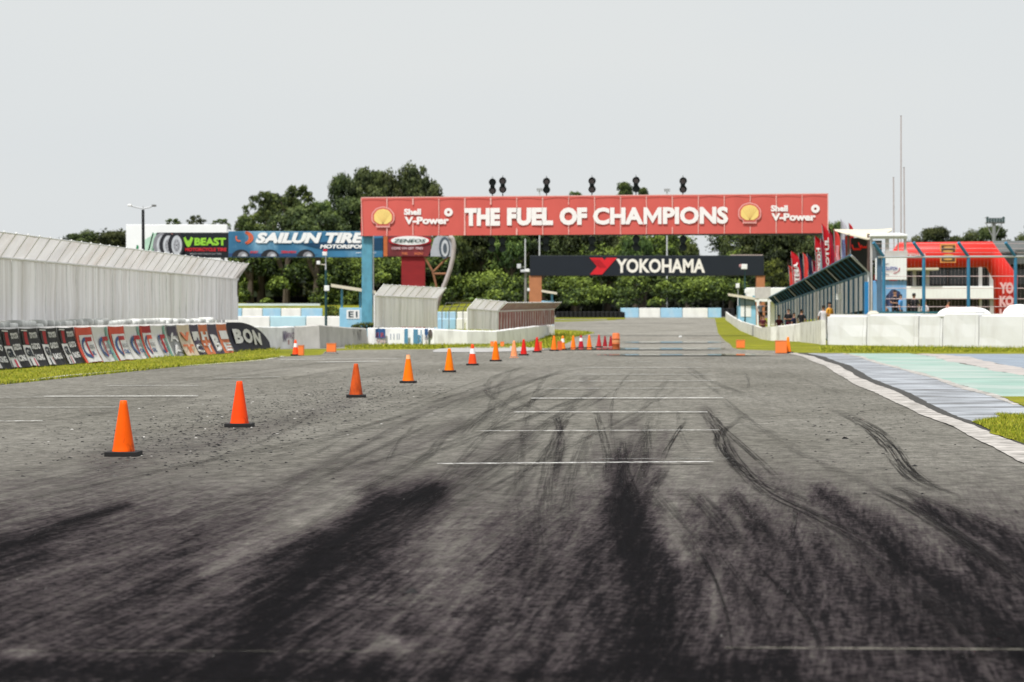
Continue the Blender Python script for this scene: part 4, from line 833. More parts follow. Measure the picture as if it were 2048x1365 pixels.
def leaf_mesh(lobes, n, size, m, name='crown', seed=0, flat=.75, squash=(1, 1, 1)):
    """lobes: list of (center, radius); n leaves per unit; returns mesh"""
    rg = np.random.default_rng(seed); C_, r_, t_ = [], [], []
    for c, r in lobes:
        k = max(20, int(n * r * r)); d = rg.normal(size=(k, 3)); d /= np.linalg.norm(d, axis=1)[:, None]; d[:, 2] = np.where(d[:, 2] < -.35, -d[:, 2], d[:, 2])
        bump = 1 + .22 * np.sin(d[:, 0] * 7 + c[0] * 9) * np.cos(d[:, 1] * 6 + c[2] * 7) + .1 * rg.normal(size=k)
        rad = r * bump * (1 - .35 * rg.random(k) ** 2)
        P_ = np.array(c) + d * rad[:, None] * np.array([1, 1, flat]); C_.append(P_)
        t_.append(np.clip(.38 + .36 * d[:, 2] + .20 * rg.normal(size=k) + .45 * (rg.random() - .5), 0, 1)); r_.append(d)  # lobe tops coloured lighter, undersides darker, as if lit from above
    P_ = np.vstack(C_); T = np.concatenate(t_); D_ = np.vstack(r_); k = len(P_)
    nrm_ = D_ + rg.normal(size=(k, 3)) * .8 + np.array([0, 0, .5]); nrm_ /= np.linalg.norm(nrm_, axis=1)[:, None]
    a = np.cross(nrm_, rg.normal(size=(k, 3))); a /= np.linalg.norm(a, axis=1)[:, None]; b = np.cross(nrm_, a)
    s = size * (.6 + .8 * rg.random(k))[:, None]; sq = np.array(squash)
    V = np.stack([P_ - a * s * sq, P_ - b * s * .55 * sq, P_ + a * s * sq, P_ + b * s * .6 * sq], 1).reshape(-1, 3)
    me = bpy.data.meshes.new(name); me.vertices.add(4 * k); me.vertices.foreach_set('co', V.ravel()); me.loops.add(4 * k); me.loops.foreach_set('vertex_index', np.arange(4 * k, dtype=np.int32))
    me.polygons.add(k); me.polygons.foreach_set('loop_start', np.arange(0, 4 * k, 4, dtype=np.int32)); me.update(calc_edges=True)
    me.attributes.new('tint', 'FLOAT', 'FACE').data.foreach_set('value', T); me.materials.append(m); return me
def crown_lobes(seed, n=26, lo=.2, hi=.36, airy=False):
    rd = random.Random(seed); L_ = []
    for i in range(n):
        a = rd.uniform(0, 6.28); z = rd.random() ** .8; rr = math.sqrt(max(0, 1 - (z - .25) ** 2 / .75)) * rd.uniform(.35, .85); L_.append(((math.cos(a) * rr * .85, math.sin(a) * rr * .85, .12 + z * .72), rd.uniform(lo, hi) * (.7 if airy else 1)))
    return L_
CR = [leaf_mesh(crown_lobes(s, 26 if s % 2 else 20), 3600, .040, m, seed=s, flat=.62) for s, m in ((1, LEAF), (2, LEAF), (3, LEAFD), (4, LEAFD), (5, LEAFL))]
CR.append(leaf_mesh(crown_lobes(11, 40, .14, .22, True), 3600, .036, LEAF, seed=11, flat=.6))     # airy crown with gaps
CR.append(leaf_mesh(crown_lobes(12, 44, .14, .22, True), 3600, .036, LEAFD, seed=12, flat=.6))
def trunk_mesh(seed):
    rd = random.Random(seed); m = MB(); m.tube([(0, 0, -.02), (.01, 0, .3), (.02, .01, .6)], [.05, .035, .022], BARK, 7)
    for i in range(7):
        a = rd.uniform(0, 6.28); z = rd.uniform(.25, .55); e = (math.cos(a) * rd.uniform(.15, .3), math.sin(a) * .2, z + rd.uniform(.2, .35)); m.tube([(0.01, 0, z), (e[0] * .5, e[1] * .5, (z + e[2]) / 2 - .02), e], [.018, .012, .005], BARK, 5)
    return m
TRM = []
for s in (1, 2, 3):
    o = trunk_mesh(s).build('trunk'); TRM.append(o.data); bpy.data.objects.remove(o)
def tree(px, pyt, hw, D, var, label, pyb=None, group=None, zb=None, flip=0, asp=1.0):
    zt = Z(pyt, D); z0 = (g(D) + 1.2) if zb is None else zb; h = zt - z0; r = hw / F * D
    t = thing('tree', label, 'tree', (X(px, D), D, z0), group); t['_o'] = (0, 0, 0)
    ch = min(h * .8, r * 2.3 * asp) if pyb is None else zt - Z(pyb, D)
    c = bpy.data.objects.new('crown', CR[var]); COL.objects.link(c); c.parent = t; c.location = (0, 0, h - ch); c.scale = (r, r, ch / 1.02); c.rotation_euler.z = flip
    k = bpy.data.objects.new('trunk', TRM[int(px) % 3]); COL.objects.link(k); k.parent = t; k.scale = (h * .8, h * .8, h)
    return t
GF = 'trees of the wood behind the track'
named = [
 (165, 461, 44, 300, 3, 'dark low tree left of the white board, above the long mesh fence', 505), (222, 464, 42, 300, 2, 'dark tree touching the left edge of the white board', 505),
 (345, 434, 30, 330, 5, 'thin treetop above the left half of the white board', 470), (392, 426, 30, 330, 6, 'thin spiky treetop above the middle of the white board', 470), (440, 434, 32, 330, 5, 'thin treetop above the right end of the white board', 475),
 (560, 385, 56, 394, 1, 'dense green tree between the two airy ones', 480), (690, 352, 44, 408, 2, 'dark tree left shoulder of the big dark pair', 470), (745, 340, 62, 412, 2, 'dense dark tree filling behind the tall left crown', 470), (822, 332, 60, 412, 3, 'dense dark tree filling behind the highest crown', 470),
 (522, 372, 50, 385, 5, 'airy tree leftmost of the tall wood, above the blue advert', 480), (596, 360, 60, 390, 5, 'airy tall tree between the leftmost one and the big dark pair', 470), (645, 398, 40, 392, 0, 'mid green tree filling the gap left of the big dark pair', 480),
 (572, 416, 60, 375, 3, 'olive brown round tree above the big white advert lettering', 500), (632, 410, 62, 370, 3, 'wide olive brown tree just left of the blue gantry post', 500), (500, 425, 38, 380, 0, 'lower green tree beside the white board', 500),
 (700, 395, 46, 400, 2, 'dark tree half behind the left end of the red bridge', 480), (735, 327, 56, 405, 6, 'tall dark tree, left of the two highest crowns', 470), (838, 317, 52, 405, 6, 'highest dark tree, its crown right of centre of the two tallest', 460), (790, 345, 50, 410, 3, 'dark tree crown between the two highest', 470), (765, 380, 60, 400, 3, 'dark tree low behind the red bridge end', 480), (855, 370, 44, 400, 3, 'dark tree below the highest crown', 470),
 (1150, 382, 20, 420, 0, 'tiny treetop showing over the red bridge left of the fifth light', 420), (1246, 363, 32, 415, 1, 'round treetop showing over the red bridge by the fifth light', 430), (1284, 374, 22, 415, 1, 'lower treetop right of the round one over the bridge', 430),
]
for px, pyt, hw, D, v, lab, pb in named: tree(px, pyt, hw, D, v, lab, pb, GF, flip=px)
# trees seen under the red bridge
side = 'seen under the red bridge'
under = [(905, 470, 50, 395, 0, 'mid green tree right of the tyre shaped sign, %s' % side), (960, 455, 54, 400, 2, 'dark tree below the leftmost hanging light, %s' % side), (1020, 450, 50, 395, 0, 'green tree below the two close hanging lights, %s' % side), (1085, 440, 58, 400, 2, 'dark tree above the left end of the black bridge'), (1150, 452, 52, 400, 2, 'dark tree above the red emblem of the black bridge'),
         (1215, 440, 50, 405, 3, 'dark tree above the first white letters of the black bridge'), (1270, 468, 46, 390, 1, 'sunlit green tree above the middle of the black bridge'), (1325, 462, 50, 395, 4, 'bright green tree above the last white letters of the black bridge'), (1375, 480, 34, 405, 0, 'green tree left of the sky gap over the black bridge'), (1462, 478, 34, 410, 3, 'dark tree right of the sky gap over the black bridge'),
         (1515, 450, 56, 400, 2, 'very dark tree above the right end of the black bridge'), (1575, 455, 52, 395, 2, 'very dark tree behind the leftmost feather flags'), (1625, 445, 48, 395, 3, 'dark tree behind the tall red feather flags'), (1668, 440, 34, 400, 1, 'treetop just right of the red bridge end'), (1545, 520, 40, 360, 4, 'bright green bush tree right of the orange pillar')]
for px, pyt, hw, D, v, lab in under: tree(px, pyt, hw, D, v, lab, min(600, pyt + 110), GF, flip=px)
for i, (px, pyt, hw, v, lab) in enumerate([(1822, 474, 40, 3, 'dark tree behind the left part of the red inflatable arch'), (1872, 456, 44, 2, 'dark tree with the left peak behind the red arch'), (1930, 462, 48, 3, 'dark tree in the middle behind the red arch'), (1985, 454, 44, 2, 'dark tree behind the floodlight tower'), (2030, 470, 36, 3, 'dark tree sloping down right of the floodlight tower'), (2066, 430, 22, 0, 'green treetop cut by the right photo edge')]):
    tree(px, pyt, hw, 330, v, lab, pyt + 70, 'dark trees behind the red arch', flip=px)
# thicket in front of the wood
def thicket():
    rd = random.Random(5); lob = []
    def add(x0, x1, n, y0, y1, D, r0, r1):
        for i in range(n): px = rd.uniform(x0, x1); py = rd.uniform(y0, y1); py = 590 if 1370 < px < 1462 and py < 585 else py; r = rd.uniform(r0, r1); DD = D + (y1 - py) * .55 + rd.uniform(-3, 3); lob.append(((X(px, DD), DD, Z(py, DD)), r))
    add(470, 1600, 75, 572, 612, 366, .9, 2.9); add(470, 1600, 62, 530, 585, 384, 1.3, 3.8); add(470, 900, 60, 500, 545, 376, 1.8, 3.6); add(890, 1600, 44, 492, 540, 400, 2.2, 4.6); add(470, 800, 34, 525, 575, 364, 1.3, 3.3)
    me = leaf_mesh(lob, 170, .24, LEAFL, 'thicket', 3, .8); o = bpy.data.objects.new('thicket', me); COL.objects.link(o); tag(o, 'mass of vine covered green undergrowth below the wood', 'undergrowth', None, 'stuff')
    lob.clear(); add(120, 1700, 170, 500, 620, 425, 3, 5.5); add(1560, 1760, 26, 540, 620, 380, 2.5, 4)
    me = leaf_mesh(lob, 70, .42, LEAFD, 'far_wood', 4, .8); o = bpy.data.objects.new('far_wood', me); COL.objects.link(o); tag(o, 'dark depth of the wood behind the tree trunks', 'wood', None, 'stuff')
thicket()
# young palms in the undergrowth
for i, (px, py, D, lab) in enumerate([(945, 585, 330, 'pale green palm-like shrub behind the small wire fence'), (965, 592, 332, 'second pale palm-like shrub beside the first, behind the wire fence'), (1150, 592, 340, 'pale feathery shrub behind the black tyre wall')]):
    t = thing('palm_shrub', lab, 'plant', (X(px, D), D, g(D)), 'pale palm shrubs'); q = MB(); rd = random.Random(i); zc = Z(py + 20, D); pl = P(130, 160, 70, .45, 'palm_green')
    for k in range(22):
        a = rd.uniform(0, 6.28); L_ = rd.uniform(1.4, 2.8); pr = None
        for j in range(6):
            s = j / 5; c = Vector((X(px, D) + math.cos(a) * L_ * s, D + math.sin(a) * L_ * s, zc + L_ * .9 * s - L_ * .75 * s * s)); wv = .16 * (1 - s) + .02; n = Vector((-math.sin(a), math.cos(a), 0)) * wv
            if pr: q.add([pr[0], pr[1], c + n, c - n], [(0, 1, 2, 3)], pl)
            pr = (c - n, c + n)
    q.build('fronds', t); q = MB(); q.cyl((X(px, D), D, g(D) - .1), (X(px, D), D, zc), .16, .1, BARK, 7); q.build('stem', t)

# ------------------------------------------------------------------ far barriers, banks
bank = MB(); ys = [300, 318, 340, 362, 385, 440]; zs = [Z(620, 300) * 0 + g(300) - .02, 1.5, Z(616, 340), Z(613, 362), Z(606, 385), Z(600, 440)]
vs = []
for Y, z in zip(ys, zs):
    for k in range(13): x = -90 + k * (X(1085, 340) + 90) / 12; vs.append((x, Y, z + .12 * mnoise.noise((x * .2, Y * .1, 0))))
bank.add(vs, [(j * 13 + i, j * 13 + i + 1, (j + 1) * 13 + i + 1, (j + 1) * 13 + i) for j in range(5) for i in range(12)], GRASS); bank.build('grass_bank', kind='structure', smooth=True)
bk = MB(); bk.add([(-300, 440, g(440)), (300, 440, g(440)), (300, 440.2, g(440) + 7.0), (-300, 440.2, g(440) + 7.0), (-300, 700, 3), (300, 700, 3)], [(0, 1, 2, 3), (3, 2, 5, 4)], mat('hill_green', (.02, .03, .01), .9, .3, .5)); bk.build('hill', kind='structure')
def blocks(px, cols, y0, y1, D, label, group, mats, D2=None):
    for i in range(len(px) - 1):
        a, b = px[i], px[i + 1]; Da = D if D2 is None else D + (D2 - D) * (a - px[0]) / (px[-1] - px[0]); m = MB(); m.bbox(X(a, Da) + .03, X(b, Da) - .03, Da, Da + .5, min(g(Da) - .05, Z(y1, Da)), Z(y0, Da), mats[cols[i]], .06)
        m.build('barrier_block', label=label(i), cat='barrier', group=group, loc=(X((a + b) / 2, Da), Da, 0))
SB1 = mat('pale_blue_barrier', (.33, .55, .70), .7, .08, 1, dirt=(.6, .66, .68), dirt_amt=.5); SB2 = mat('white_barrier', (.80, .79, .74), .7, .06, 1, dirt=(.5, .49, .44), dirt_amt=.4)
words = ['first', 'second', 'third', 'fourth', 'fifth', 'sixth', 'seventh']
blocks([1241, 1278, 1321, 1365, 1416, 1443], [0, 1, 0, 1, 0], 616.5, 634, 346, lambda i: ('pale blue', 'white')[i % 2] + ' barrier block closing the straight, %s from the left' % words[i], 'blue and white blocks at the end of the straight', (SB1, SB2))
blocks([440, 484, 525, 562, 602, 645], [0, 1, 0, 1, 0], 617, 636, 292, lambda i: ('pale blue', 'white')[i % 2] + ' barrier block right of the long mesh fence, %s from the left' % words[i], 'blue and white blocks behind the weathered wall', (SB1, SB2))
blocks([440, 540, 612, 690], [1, 0, 1], 633, 652, 205, lambda i: ('pale blue', 'white')[(1, 0, 1)[i]] + ' low block of the nearer row left of the marshal hut, %s' % words[i], 'nearer low blocks behind the weathered wall', (mat('cyan_barrier', (.46, .66, .72), .7, .1, 1), SB2))
blocks([872, 892, 914, 940], [0, 0, 1], 624, 636, 262, lambda i: 'blue or white upper block seen through the wire fence, %s' % words[i] if 0 else ('pale blue', 'pale blue', 'cream white')[i] + ' upper row block seen through the wire fence, %s' % words[i], 'upper blocks seen through the wire fence', (SB1, SB2))
blocks([868, 912, 930, 950], [0, 1, 1], 637.5, 650, 205, lambda i: ('pale blue', 'cream', 'white')[i] + ' lower row block seen through the wire fence, %s' % words[i], 'lower blocks seen through the wire fence', (SB1, SB2))
def tyre_wall(px0, px1, y0, y1, D, label, cover=True):
    n = int((X(px1, D) - X(px0, D)) / .62); t = thing('tyre_wall', label, 'tyre wall', (X((px0 + px1) / 2, D), D, Z(y1, D)))
    zb, zt = Z(y1 + 2, D), Z(y0, D); q = MB(); k = max(3, int((zt - zb) / .22)); 
    pr = [(.2, 0), (.3, .02), (.31, .1), (.3, .18), (.2, .2)]; q.box(X(px0, D), X(px1, D), D + .1, D + .5, zb, zt - .08, TYREB); q.build('belt', t)
    q = MB()
    for i in range(n):
        cx = X(px0, D) + (i + .5) * .62
        for j in range(k):
            z = zb + j * (zt - zb) / k; o = len(q.v)
            q.add([(cx + r_ * math.cos(a * math.pi / 5), D - .1 + r_ * math.sin(a * math.pi / 5), z + h_ * (zt - zb) / k / .2) for a in range(10) for r_, h_ in pr], [(a * 5 + b, ((a + 1) % 10) * 5 + b, ((a + 1) % 10) * 5 + b + 1, a * 5 + b + 1) for a in range(10) for b in range(4)], TYREB)
    q.build('tyre_row', t)
tyre_wall(475, 690, 594, 606, 388, 'long black tyre wall on the grass bank under the blue advert')
tyre_wall(1112, 1250, 623.5, 637, 338, 'black tyre wall left of the blue and white end blocks')
tyre_wall(1443, 1470, 617, 632, 352, 'short black tyre wall right of the blue and white end blocks')
q = MB(); q.box(X(470, 350), X(640, 350), 350, 350.3, Z(612, 350), Z(607.5, 350), mat('pale_kerb', (.6, .68, .72), .8, .1, .5)); q.build('far_kerb', kind='structure')
sheet('far_kerb_strip', lambda Y: X(1108, Y), lambda Y: X(1215, Y), 300, 306, .05, APR, nc=2); sheet('far_bank_grass', lambda Y: X(1100, Y), lambda Y: X(1250, Y), 308, 336, .05, GRASS, nc=3)
t = thing('wire_fence', 'thin dark wire fence above the blue and white end blocks', 'fence', (X(1350, 352), 352, g(352)))
for px in range(1206, 1470, 24): q = MB(); q.cyl((X(px, 352), 352, g(352)), (X(px, 352), 352, Z(598, 352)), .03, .03, BLACK, 5); q.build('post', t)
for py in (598.5, 603, 608, 613): q = MB(); q.cyl((X(1206, 352), 352, Z(py, 352)), (X(1452, 352), 352, Z(py, 352)), .010, .010, BLACK, 4); q.build('wire', t)

# ------------------------------------------------------------------ lamp posts, masts, huts on the left
D = 150; t = thing('lamp_post', 'black lamp post with two curved lamp arms in front of the white board', 'street lamp', (X(287, D), D, 0))
q = MB(); q.cyl((X(288, D), D, 0), (X(286, D), D, Z(420, D)), .11, .09, BLACK, 8); q.build('pole', t)
q = MB(); q.tube([W(264, 413, D), W(272, 415, D), W(286, 418, D), W(298, 415.5, D), W(306, 412, D)], .045, LGREY, 6); q.cyl(W(286, 421, D), W(286, 412, D), .05, .04, LGREY, 6); q.build('arm', t)
for a_, b_, s in ((260, 411, -1), (308, 411.5, 1)): q = MB(); q.bbox(X(a_ - 4, D), X(a_ + 4, D), D - .2, D + .2, Z(b_ + 2.2, D), Z(b_ - 1.8, D), (WHITE if s < 0 else P(120, 120, 118, .8, 'lamp_grey')), .04); q.build('lamp_head', t)
D = 165; t = thing('signal_mast', 'thin dark mast with white boxes left of the blue gantry post', 'mast', (X(652, D), D, g(D)))
q = MB(); q.cyl((X(652, D), D, g(D)), (X(652, D), D, Z(540, D)), .09, .08, mat('mast_green', (.01, .05, .055), .6, .1, 2), 8); q.build('pole', t); q = MB(); q.cyl((X(651.5, D), D, Z(540, D)), (X(651.5, D), D, Z(506, D)), .05, .04, LGREY, 6); q.build('upper_pole', t)
for a_, b_, w_, h_, c in ((650, 508, 4.5, 4, WHITE), (637.5, 526, 3.5, 3.5, WHITE), (654, 577, 5, 5.5, WHITE), (651, 501.5, 4, 2.5, RDT)): q = MB(); q.bbox(X(a_ - w_, D), X(a_ + w_, D), D - .3, D - .05, Z(b_ + h_, D), Z(b_ - h_, D), c, .03); q.build('lamp_box', t)
q = MB(); q.cyl(W(638, 529, D), W(652, 530, D), .03, .03, CREAM, 6); q.build('arm', t)
def hut(label, px0, px1, y_top, y_sill, y_base, D, roof, postpx, sign=None, win=None):
    t = thing('marshal_hut', label, 'hut', (X((px0 + px1) / 2, D), D, g(D)), 'marshal huts along the track'); q = MB()
    q.bbox(X(px0, D), X(px1, D), D, D + 1.6, min(g(D) - .1, Z(y_base, D)), Z(y_sill, D), SKYB, .03); q.build('parapet', t)
    for p_ in postpx:
        q = MB(); q.box(X(p_ - 2.2, D), X(p_ + 2.2, D), D + .2, D + .4, Z(y_sill, D) - .02, Z(y_top, D), POSTB); q.build('post', t)
    q = MB(); (x0, y0), (x1, y1) = roof; th = .22
    vs = [W(x0, y0, D - .4), W(x1, y1, D - .4), W(x1, y1, D + 2.2), W(x0, y0, D + 2.2)]; q.add(vs + [v - Vector((0, 0, th)) for v in vs], [(0, 1, 2, 3), (7, 6, 5, 4), (0, 4, 5, 1), (1, 5, 6, 2), (2, 6, 7, 3), (3, 7, 4, 0)], CREAM); q.build('roof', t)
    if sign: q = MB(); sign(q, pix(D, .03), pix(D, .05)); q.build('sign', t)
    return t
def s1(q, f, f2):
    rect(q, f, 693, 719, 638, 620, WHITE); text(q, 'E1', f2, 697, 715, 635, 623, P(60, 80, 90, .7, 'sign_ink'), .02)
hut('light blue marshal hut with cream roof in front of the blue gantry post', 679, 724, 578, 616, 660, 172, ((662, 568), (752, 582)), (683, 720), s1)
hut('small blue marshal hut behind the orange pillar', 1083, 1108, 585, 602, 640, 235, ((1083, 580), (1114, 585)), (1104,))
# bushes by the post
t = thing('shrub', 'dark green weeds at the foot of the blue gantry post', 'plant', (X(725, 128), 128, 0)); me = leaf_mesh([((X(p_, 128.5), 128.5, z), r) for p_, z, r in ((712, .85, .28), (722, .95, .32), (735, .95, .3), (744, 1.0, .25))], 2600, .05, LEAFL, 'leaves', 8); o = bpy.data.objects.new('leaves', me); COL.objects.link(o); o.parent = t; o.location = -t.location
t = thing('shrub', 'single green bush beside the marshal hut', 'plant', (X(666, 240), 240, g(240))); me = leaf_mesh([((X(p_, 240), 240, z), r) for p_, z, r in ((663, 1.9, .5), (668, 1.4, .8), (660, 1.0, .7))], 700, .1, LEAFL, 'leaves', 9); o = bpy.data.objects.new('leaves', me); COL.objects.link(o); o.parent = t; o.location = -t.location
# camera and lamp masts down the straight
def mast(label, px, yt, D, heads, m=LGREY, r=.07, yb=None):
    t = thing('camera_mast', label, 'mast', (X(px, D), D, g(D))); q = MB(); q.cyl((X(px, D), D, g(D)), (X(px, D), D, Z(yt, D)), r, r * .8, m, 8); q.build('pole', t)
    for a_, b_, w_, h_, c in heads: q = MB(); q.bbox(X(a_ - w_, D), X(a_ + w_, D), D - .35, D + .05, Z(b_ + h_, D), Z(b_ - h_, D), c, .04); q.build('lamp_head', t); q = MB(); q.cyl(W(a_, b_, D), W(px, b_ + 2, D), .03, .03, m, 5); q.build('bracket', t)
mast('grey concrete mast with lamp heads left of the orange pillar', 1051, 540, 215, [(1038, 533, 4, 4.5, LGREY), (1046, 542.5, 5, 2.5, LGREY), (1055, 541.5, 4, 3, WHITE), (1057, 580, 2.5, 3, WHITE)], P(150, 148, 140, .7, 'concrete_pole', dirt=(.1, .1, .1), dirt_amt=.5), .13)
mast('short grey pole standing behind the middle of the red bridge', 1050.5, 478, 300, [], LGREY, .09)
mast('dark green mast with a white lamp in front of the black bridge', 1490, 540, 215, [(1488, 534, 6, 5, WHITE), (1480.5, 532, 2.2, 3, P(200, 150, 150, .8, 'pink_lens')), (1494.5, 583, 5.5, 4, WHITE)], mat('mast_green', (.01, .05, .055), .6, .1, 2))
mast('short white lamp mast left of the white lamp mast', 1476, 578, 225, [(1475, 572, 3.5, 4.5, WHITE)], LGREY, .05)
for px, py, lab in ((1079, 379, 'small floodlight head beside the third light on the red bridge'), (1334, 380, 'small floodlight head between the fifth and last lights')):
    t = thing('floodlight_mast', lab, 'floodlight', (X(px, 380), 380, g(380)), 'floodlights behind the red bridge'); q = MB(); q.cyl((X(px, 380), 380, g(380)), (X(px, 380), 380, Z(py + 3, 380)), .12, .1, LGREY, 6); q.build('pole', t)
    for k in (-1, 0, 1): q = MB(); q.bbox(X(px + k * 4 - 1.7, 380), X(px + k * 4 + 1.7, 380), 379.7, 380.1, Z(py + 1.5, 380), Z(py - 2, 380), GREY, .03); q.build('lamp_head', t)
    q = MB(); q.box(X(px - 6, 380), X(px + 6, 380), 379.8, 379.95, Z(py + 4, 380), Z(py + 2.5, 380), LGREY); q.build('crossbar', t)

# ------------------------------------------------------------------ right hand side
wall_run('pit_wall', 'long weathered white pit wall receding beside the straight', [(1652, 690), (1640, 688), (1604, 684), (1550, 682), (1530, 679), (1487, 662), (1464, 646), (1455, 640)], [640, 642, 646, 653, 656, 643, 631, 624], mat('pit_wall_white', (.74, .72, .68), .85, .1, 1.5, dirt=(.28, .25, .21), dirt_amt=.75, dirt_scale=2.0))
# big white barrier blocks
bp = [1651, 1731, 1835, 1883, 1955, 2052, 2150]
for i in range(len(bp) - 1):
    a, b = bp[i], bp[i + 1]; Da = 124.5 - (a - 1651) * .024; Db = 124.5 - (b - 1651) * .024; t_ = (629, 627, 628, 624, 628, 628)[i]; m = MB(); bm = bmesh.new(); bmesh.ops.create_cube(bm, size=1)
    pa, pb = Vector((X(a, Da) + .025, Da, 0)), Vector((X(b, Db) - .025, Db, 0)); dd = (pb - pa).normalized(); nn = Vector((-dd.y, dd.x, 0)); h = Z(t_, Da)
    bmesh.ops.subdivide_edges(bm, edges=bm.edges[:], cuts=2, use_grid_fill=True); bmesh.ops.bevel(bm, geom=[e for e in bm.edges if e.calc_face_angle(0) > .5], offset=.07, segments=3, affect='EDGES')
    vs = []
    for v in bm.verts: u = v.co.x + .5; w_ = v.co.z + .5; p = pa.lerp(pb, u) + nn * ((v.co.y + .5) * .9 * (1 - .12 * w_) + .06 * w_) + Vector((0, 0, -.08 + (h + .08) * w_)); p += nn * .05 * mnoise.noise((p.x * .9, p.z * 1.2, i)); vs.append(p)
    bm.verts.index_update(); m.add(vs, [[v.index for v in f.verts] for f in bm.faces], PLAST); bm.free()
    m.build('barrier_block', label='large clean white barrier block at right, %s from its left end' % words[i], cat='barrier', group='large white barrier blocks on the right', smooth=False, loc=(pa.x, pa.y, 0))
WCL = mat('white_cover', (.82, .82, .80), .6, .05, 2, bump=.5)
for px0, px1, yt, lab in ((1872, 1985, 615, 'white cloth bundle lying on the large white barrier'), (2004, 2090, 609, 'white bundle on the barrier at the right photo edge'), (1733, 1772, 622, 'small beige sack on the left part of the white barrier')):
    D = 125.95 - ((px0 + px1) / 2 - 1651) * .024; m = MB(); x0, x1 = X(px0, D), X(px1, D); z0 = 1.55; zt = Z(yt, D)
    def bf(u, v): 
        a_ = math.pi * v; e = 1 - abs(2 * u - 1) ** 3.2; return Vector((x0 + (x1 - x0) * u, D - .45 * math.cos(a_) * e ** .5, z0 + (zt - z0) * math.sin(a_) * e ** .6 + .04 * mnoise.noise((u * 6, v * 3, px0))))
    m.grid(bf, 22, 12, WCL if px0 > 1800 else mat('beige_sack', (.5, .46, .38), .9, .2, 2)); m.build('cover_bundle' if px0 > 1800 else 'sack', label=lab, cat='bundle' if px0 > 1800 else 'sack', smooth=True, loc=(x0, D, 0))
m = MB(); f = lambda D_: None; q = MB(); Dp = 119.6; q.bbox(X(1918, Dp), X(1926, Dp), Dp - .08, Dp + .02, Z(640, Dp), Z(626, Dp), BLACK, .02); q.build('hanging_tag', label='small black tag hanging on the white barrier below the bundle', cat='tag', loc=(X(1922, Dp), Dp, Z(633, Dp)))
# blue post fence over the barrier
t = thing('paddock_fence', 'blue post and wire fence with outward leaning tops behind the large white barrier', 'fence', (X(1850, 123), 123, 0)); D = 123.2
PB = mat('fence_blue', (.035, .17, .29), .5, .15, 3); WIRE = mat('fence_wire', (.55, .42, .42), .6, .1, 3)
for px in (1767.5, 1847.5, 1937, 2031, 2122):
    q = MB(); q.tube([(X(px, D), D, 0), (X(px, D), D, Z(514, D)), (X(px - 23, D), D - .4, Z(486, D))], .085, PB, 8); q.build('post', t)
q = MB(); q.cyl(W(1756, 514.5, D - .05), W(2130, 513, D - .05), .055, .055, LGREY, 8); q.build('top_rail', t)
for py in (553, 577, 598, 614): q = MB(); q.cyl(W(1767, py, D), W(2130, py, D), .018, .018, WIRE, 5); q.build('wire', t)
for k in (.3, .6, .95): q = MB(); q.cyl(W(1767 - 23 * k, 514 - 28 * k, D - .4 * k), W(2122 - 23 * k, 514 - 28 * k, D - .4 * k), .013, .013, WIRE, 4); q.build('barbed_wire', t)
q = MB(); q.box(X(1755, D), X(1764, D), D + .05, D + .25, 0, Z(513, D), P(90, 120, 145, .7, 'blue_grey_post')); q.build('end_post', t)
q = MB()
for k in range(0, 50): 
    px = 1764 + k * 7.3; q.cyl(W(px, 514, D), W(px, 626, D), .0028, .0028, WIRE, 3)
q.build('mesh', t)
q = MB(); q.box(X(1757, D), X(1900, D), D - .1, D + .1, Z(627, D), Z(623.5, D), mat('teal_rail', (.03, .12, .14), .6, .1, 2)); q.build('bottom_rail', t)
# pit fence: blue frame, grey sheets, leaning dark mesh top
FA = Vector((X(1739, 127), 127, Z(619, 127))); FB = Vector((X(1552, 190), 190, Z(651, 190)))
t = thing('pit_fence', 'blue framed pit fence with dark leaning mesh top receding along the pit wall', 'fence', (FA.x, FA.y, 0))
KA, KB = (619 - 545) / F * 127, (651 - 610) / F * 190; RAa, RAb = (545 - 511) / F * 127, .55
PITP = mat('pit_sheet', (.40, .44, .48), .6, .12, 2, (1, 1, .2), dirt=(.20, .24, .28), dirt_amt=.5); PITD = mat('dark_mesh', (.004, .011, .014), .9, .4, 2.5, spec=.05); PITB = mat('pit_blue', (.02, .12, .21), .5, .2, 2); PITL = mat('pit_light_slat', (.85, .82, .80), .6, .12, 2, (1, 1, .2))
n = 26; dF = (FB - FA); dF.z = 0; dF.normalize(); nF = Vector((-abs(dF.y), abs(dF.x), 0)); ovA, ovB = 36 / F * 127, .5
def fz(u): return FA.lerp(FB, u), KA + (KB - KA) * u, RAa + (RAb - RAa) * u, ovA + (ovB - ovA) * u
cells = 110
q = MB()
for i in range(cells):
    u0, u1 = i / cells, (i + .62) / cells; (p0, k0, _, _), (p1, k1, _, _) = fz(u0), fz(u1); m_ = PITL if mnoise.noise((i * .9, 0, 0)) > -.12 else PITP
    q.add([p0, p1, p1 + Vector((0, 0, k1)), p0 + Vector((0, 0, k0))], [(0, 1, 2, 3)], m_)
q.build('slat_panel', t)
q = MB(); (p0, k0, _, _), (p1, k1, _, _) = fz(0), fz(1); q.add([p0 - nF * .06, p1 - nF * .06, p1 - nF * .06 + Vector((0, 0, k1)), p0 - nF * .06 + Vector((0, 0, k0))], [(0, 1, 2, 3)], PITP); q.build('back_sheet', t)
q = MB()
def topm(u, v): p, k, r, o_ = fz(u); return p + Vector((0, 0, k + r * v)) + nF * o_ * v
q.grid(topm, 48, 4, PITD); q.build('mesh_overhang', t)
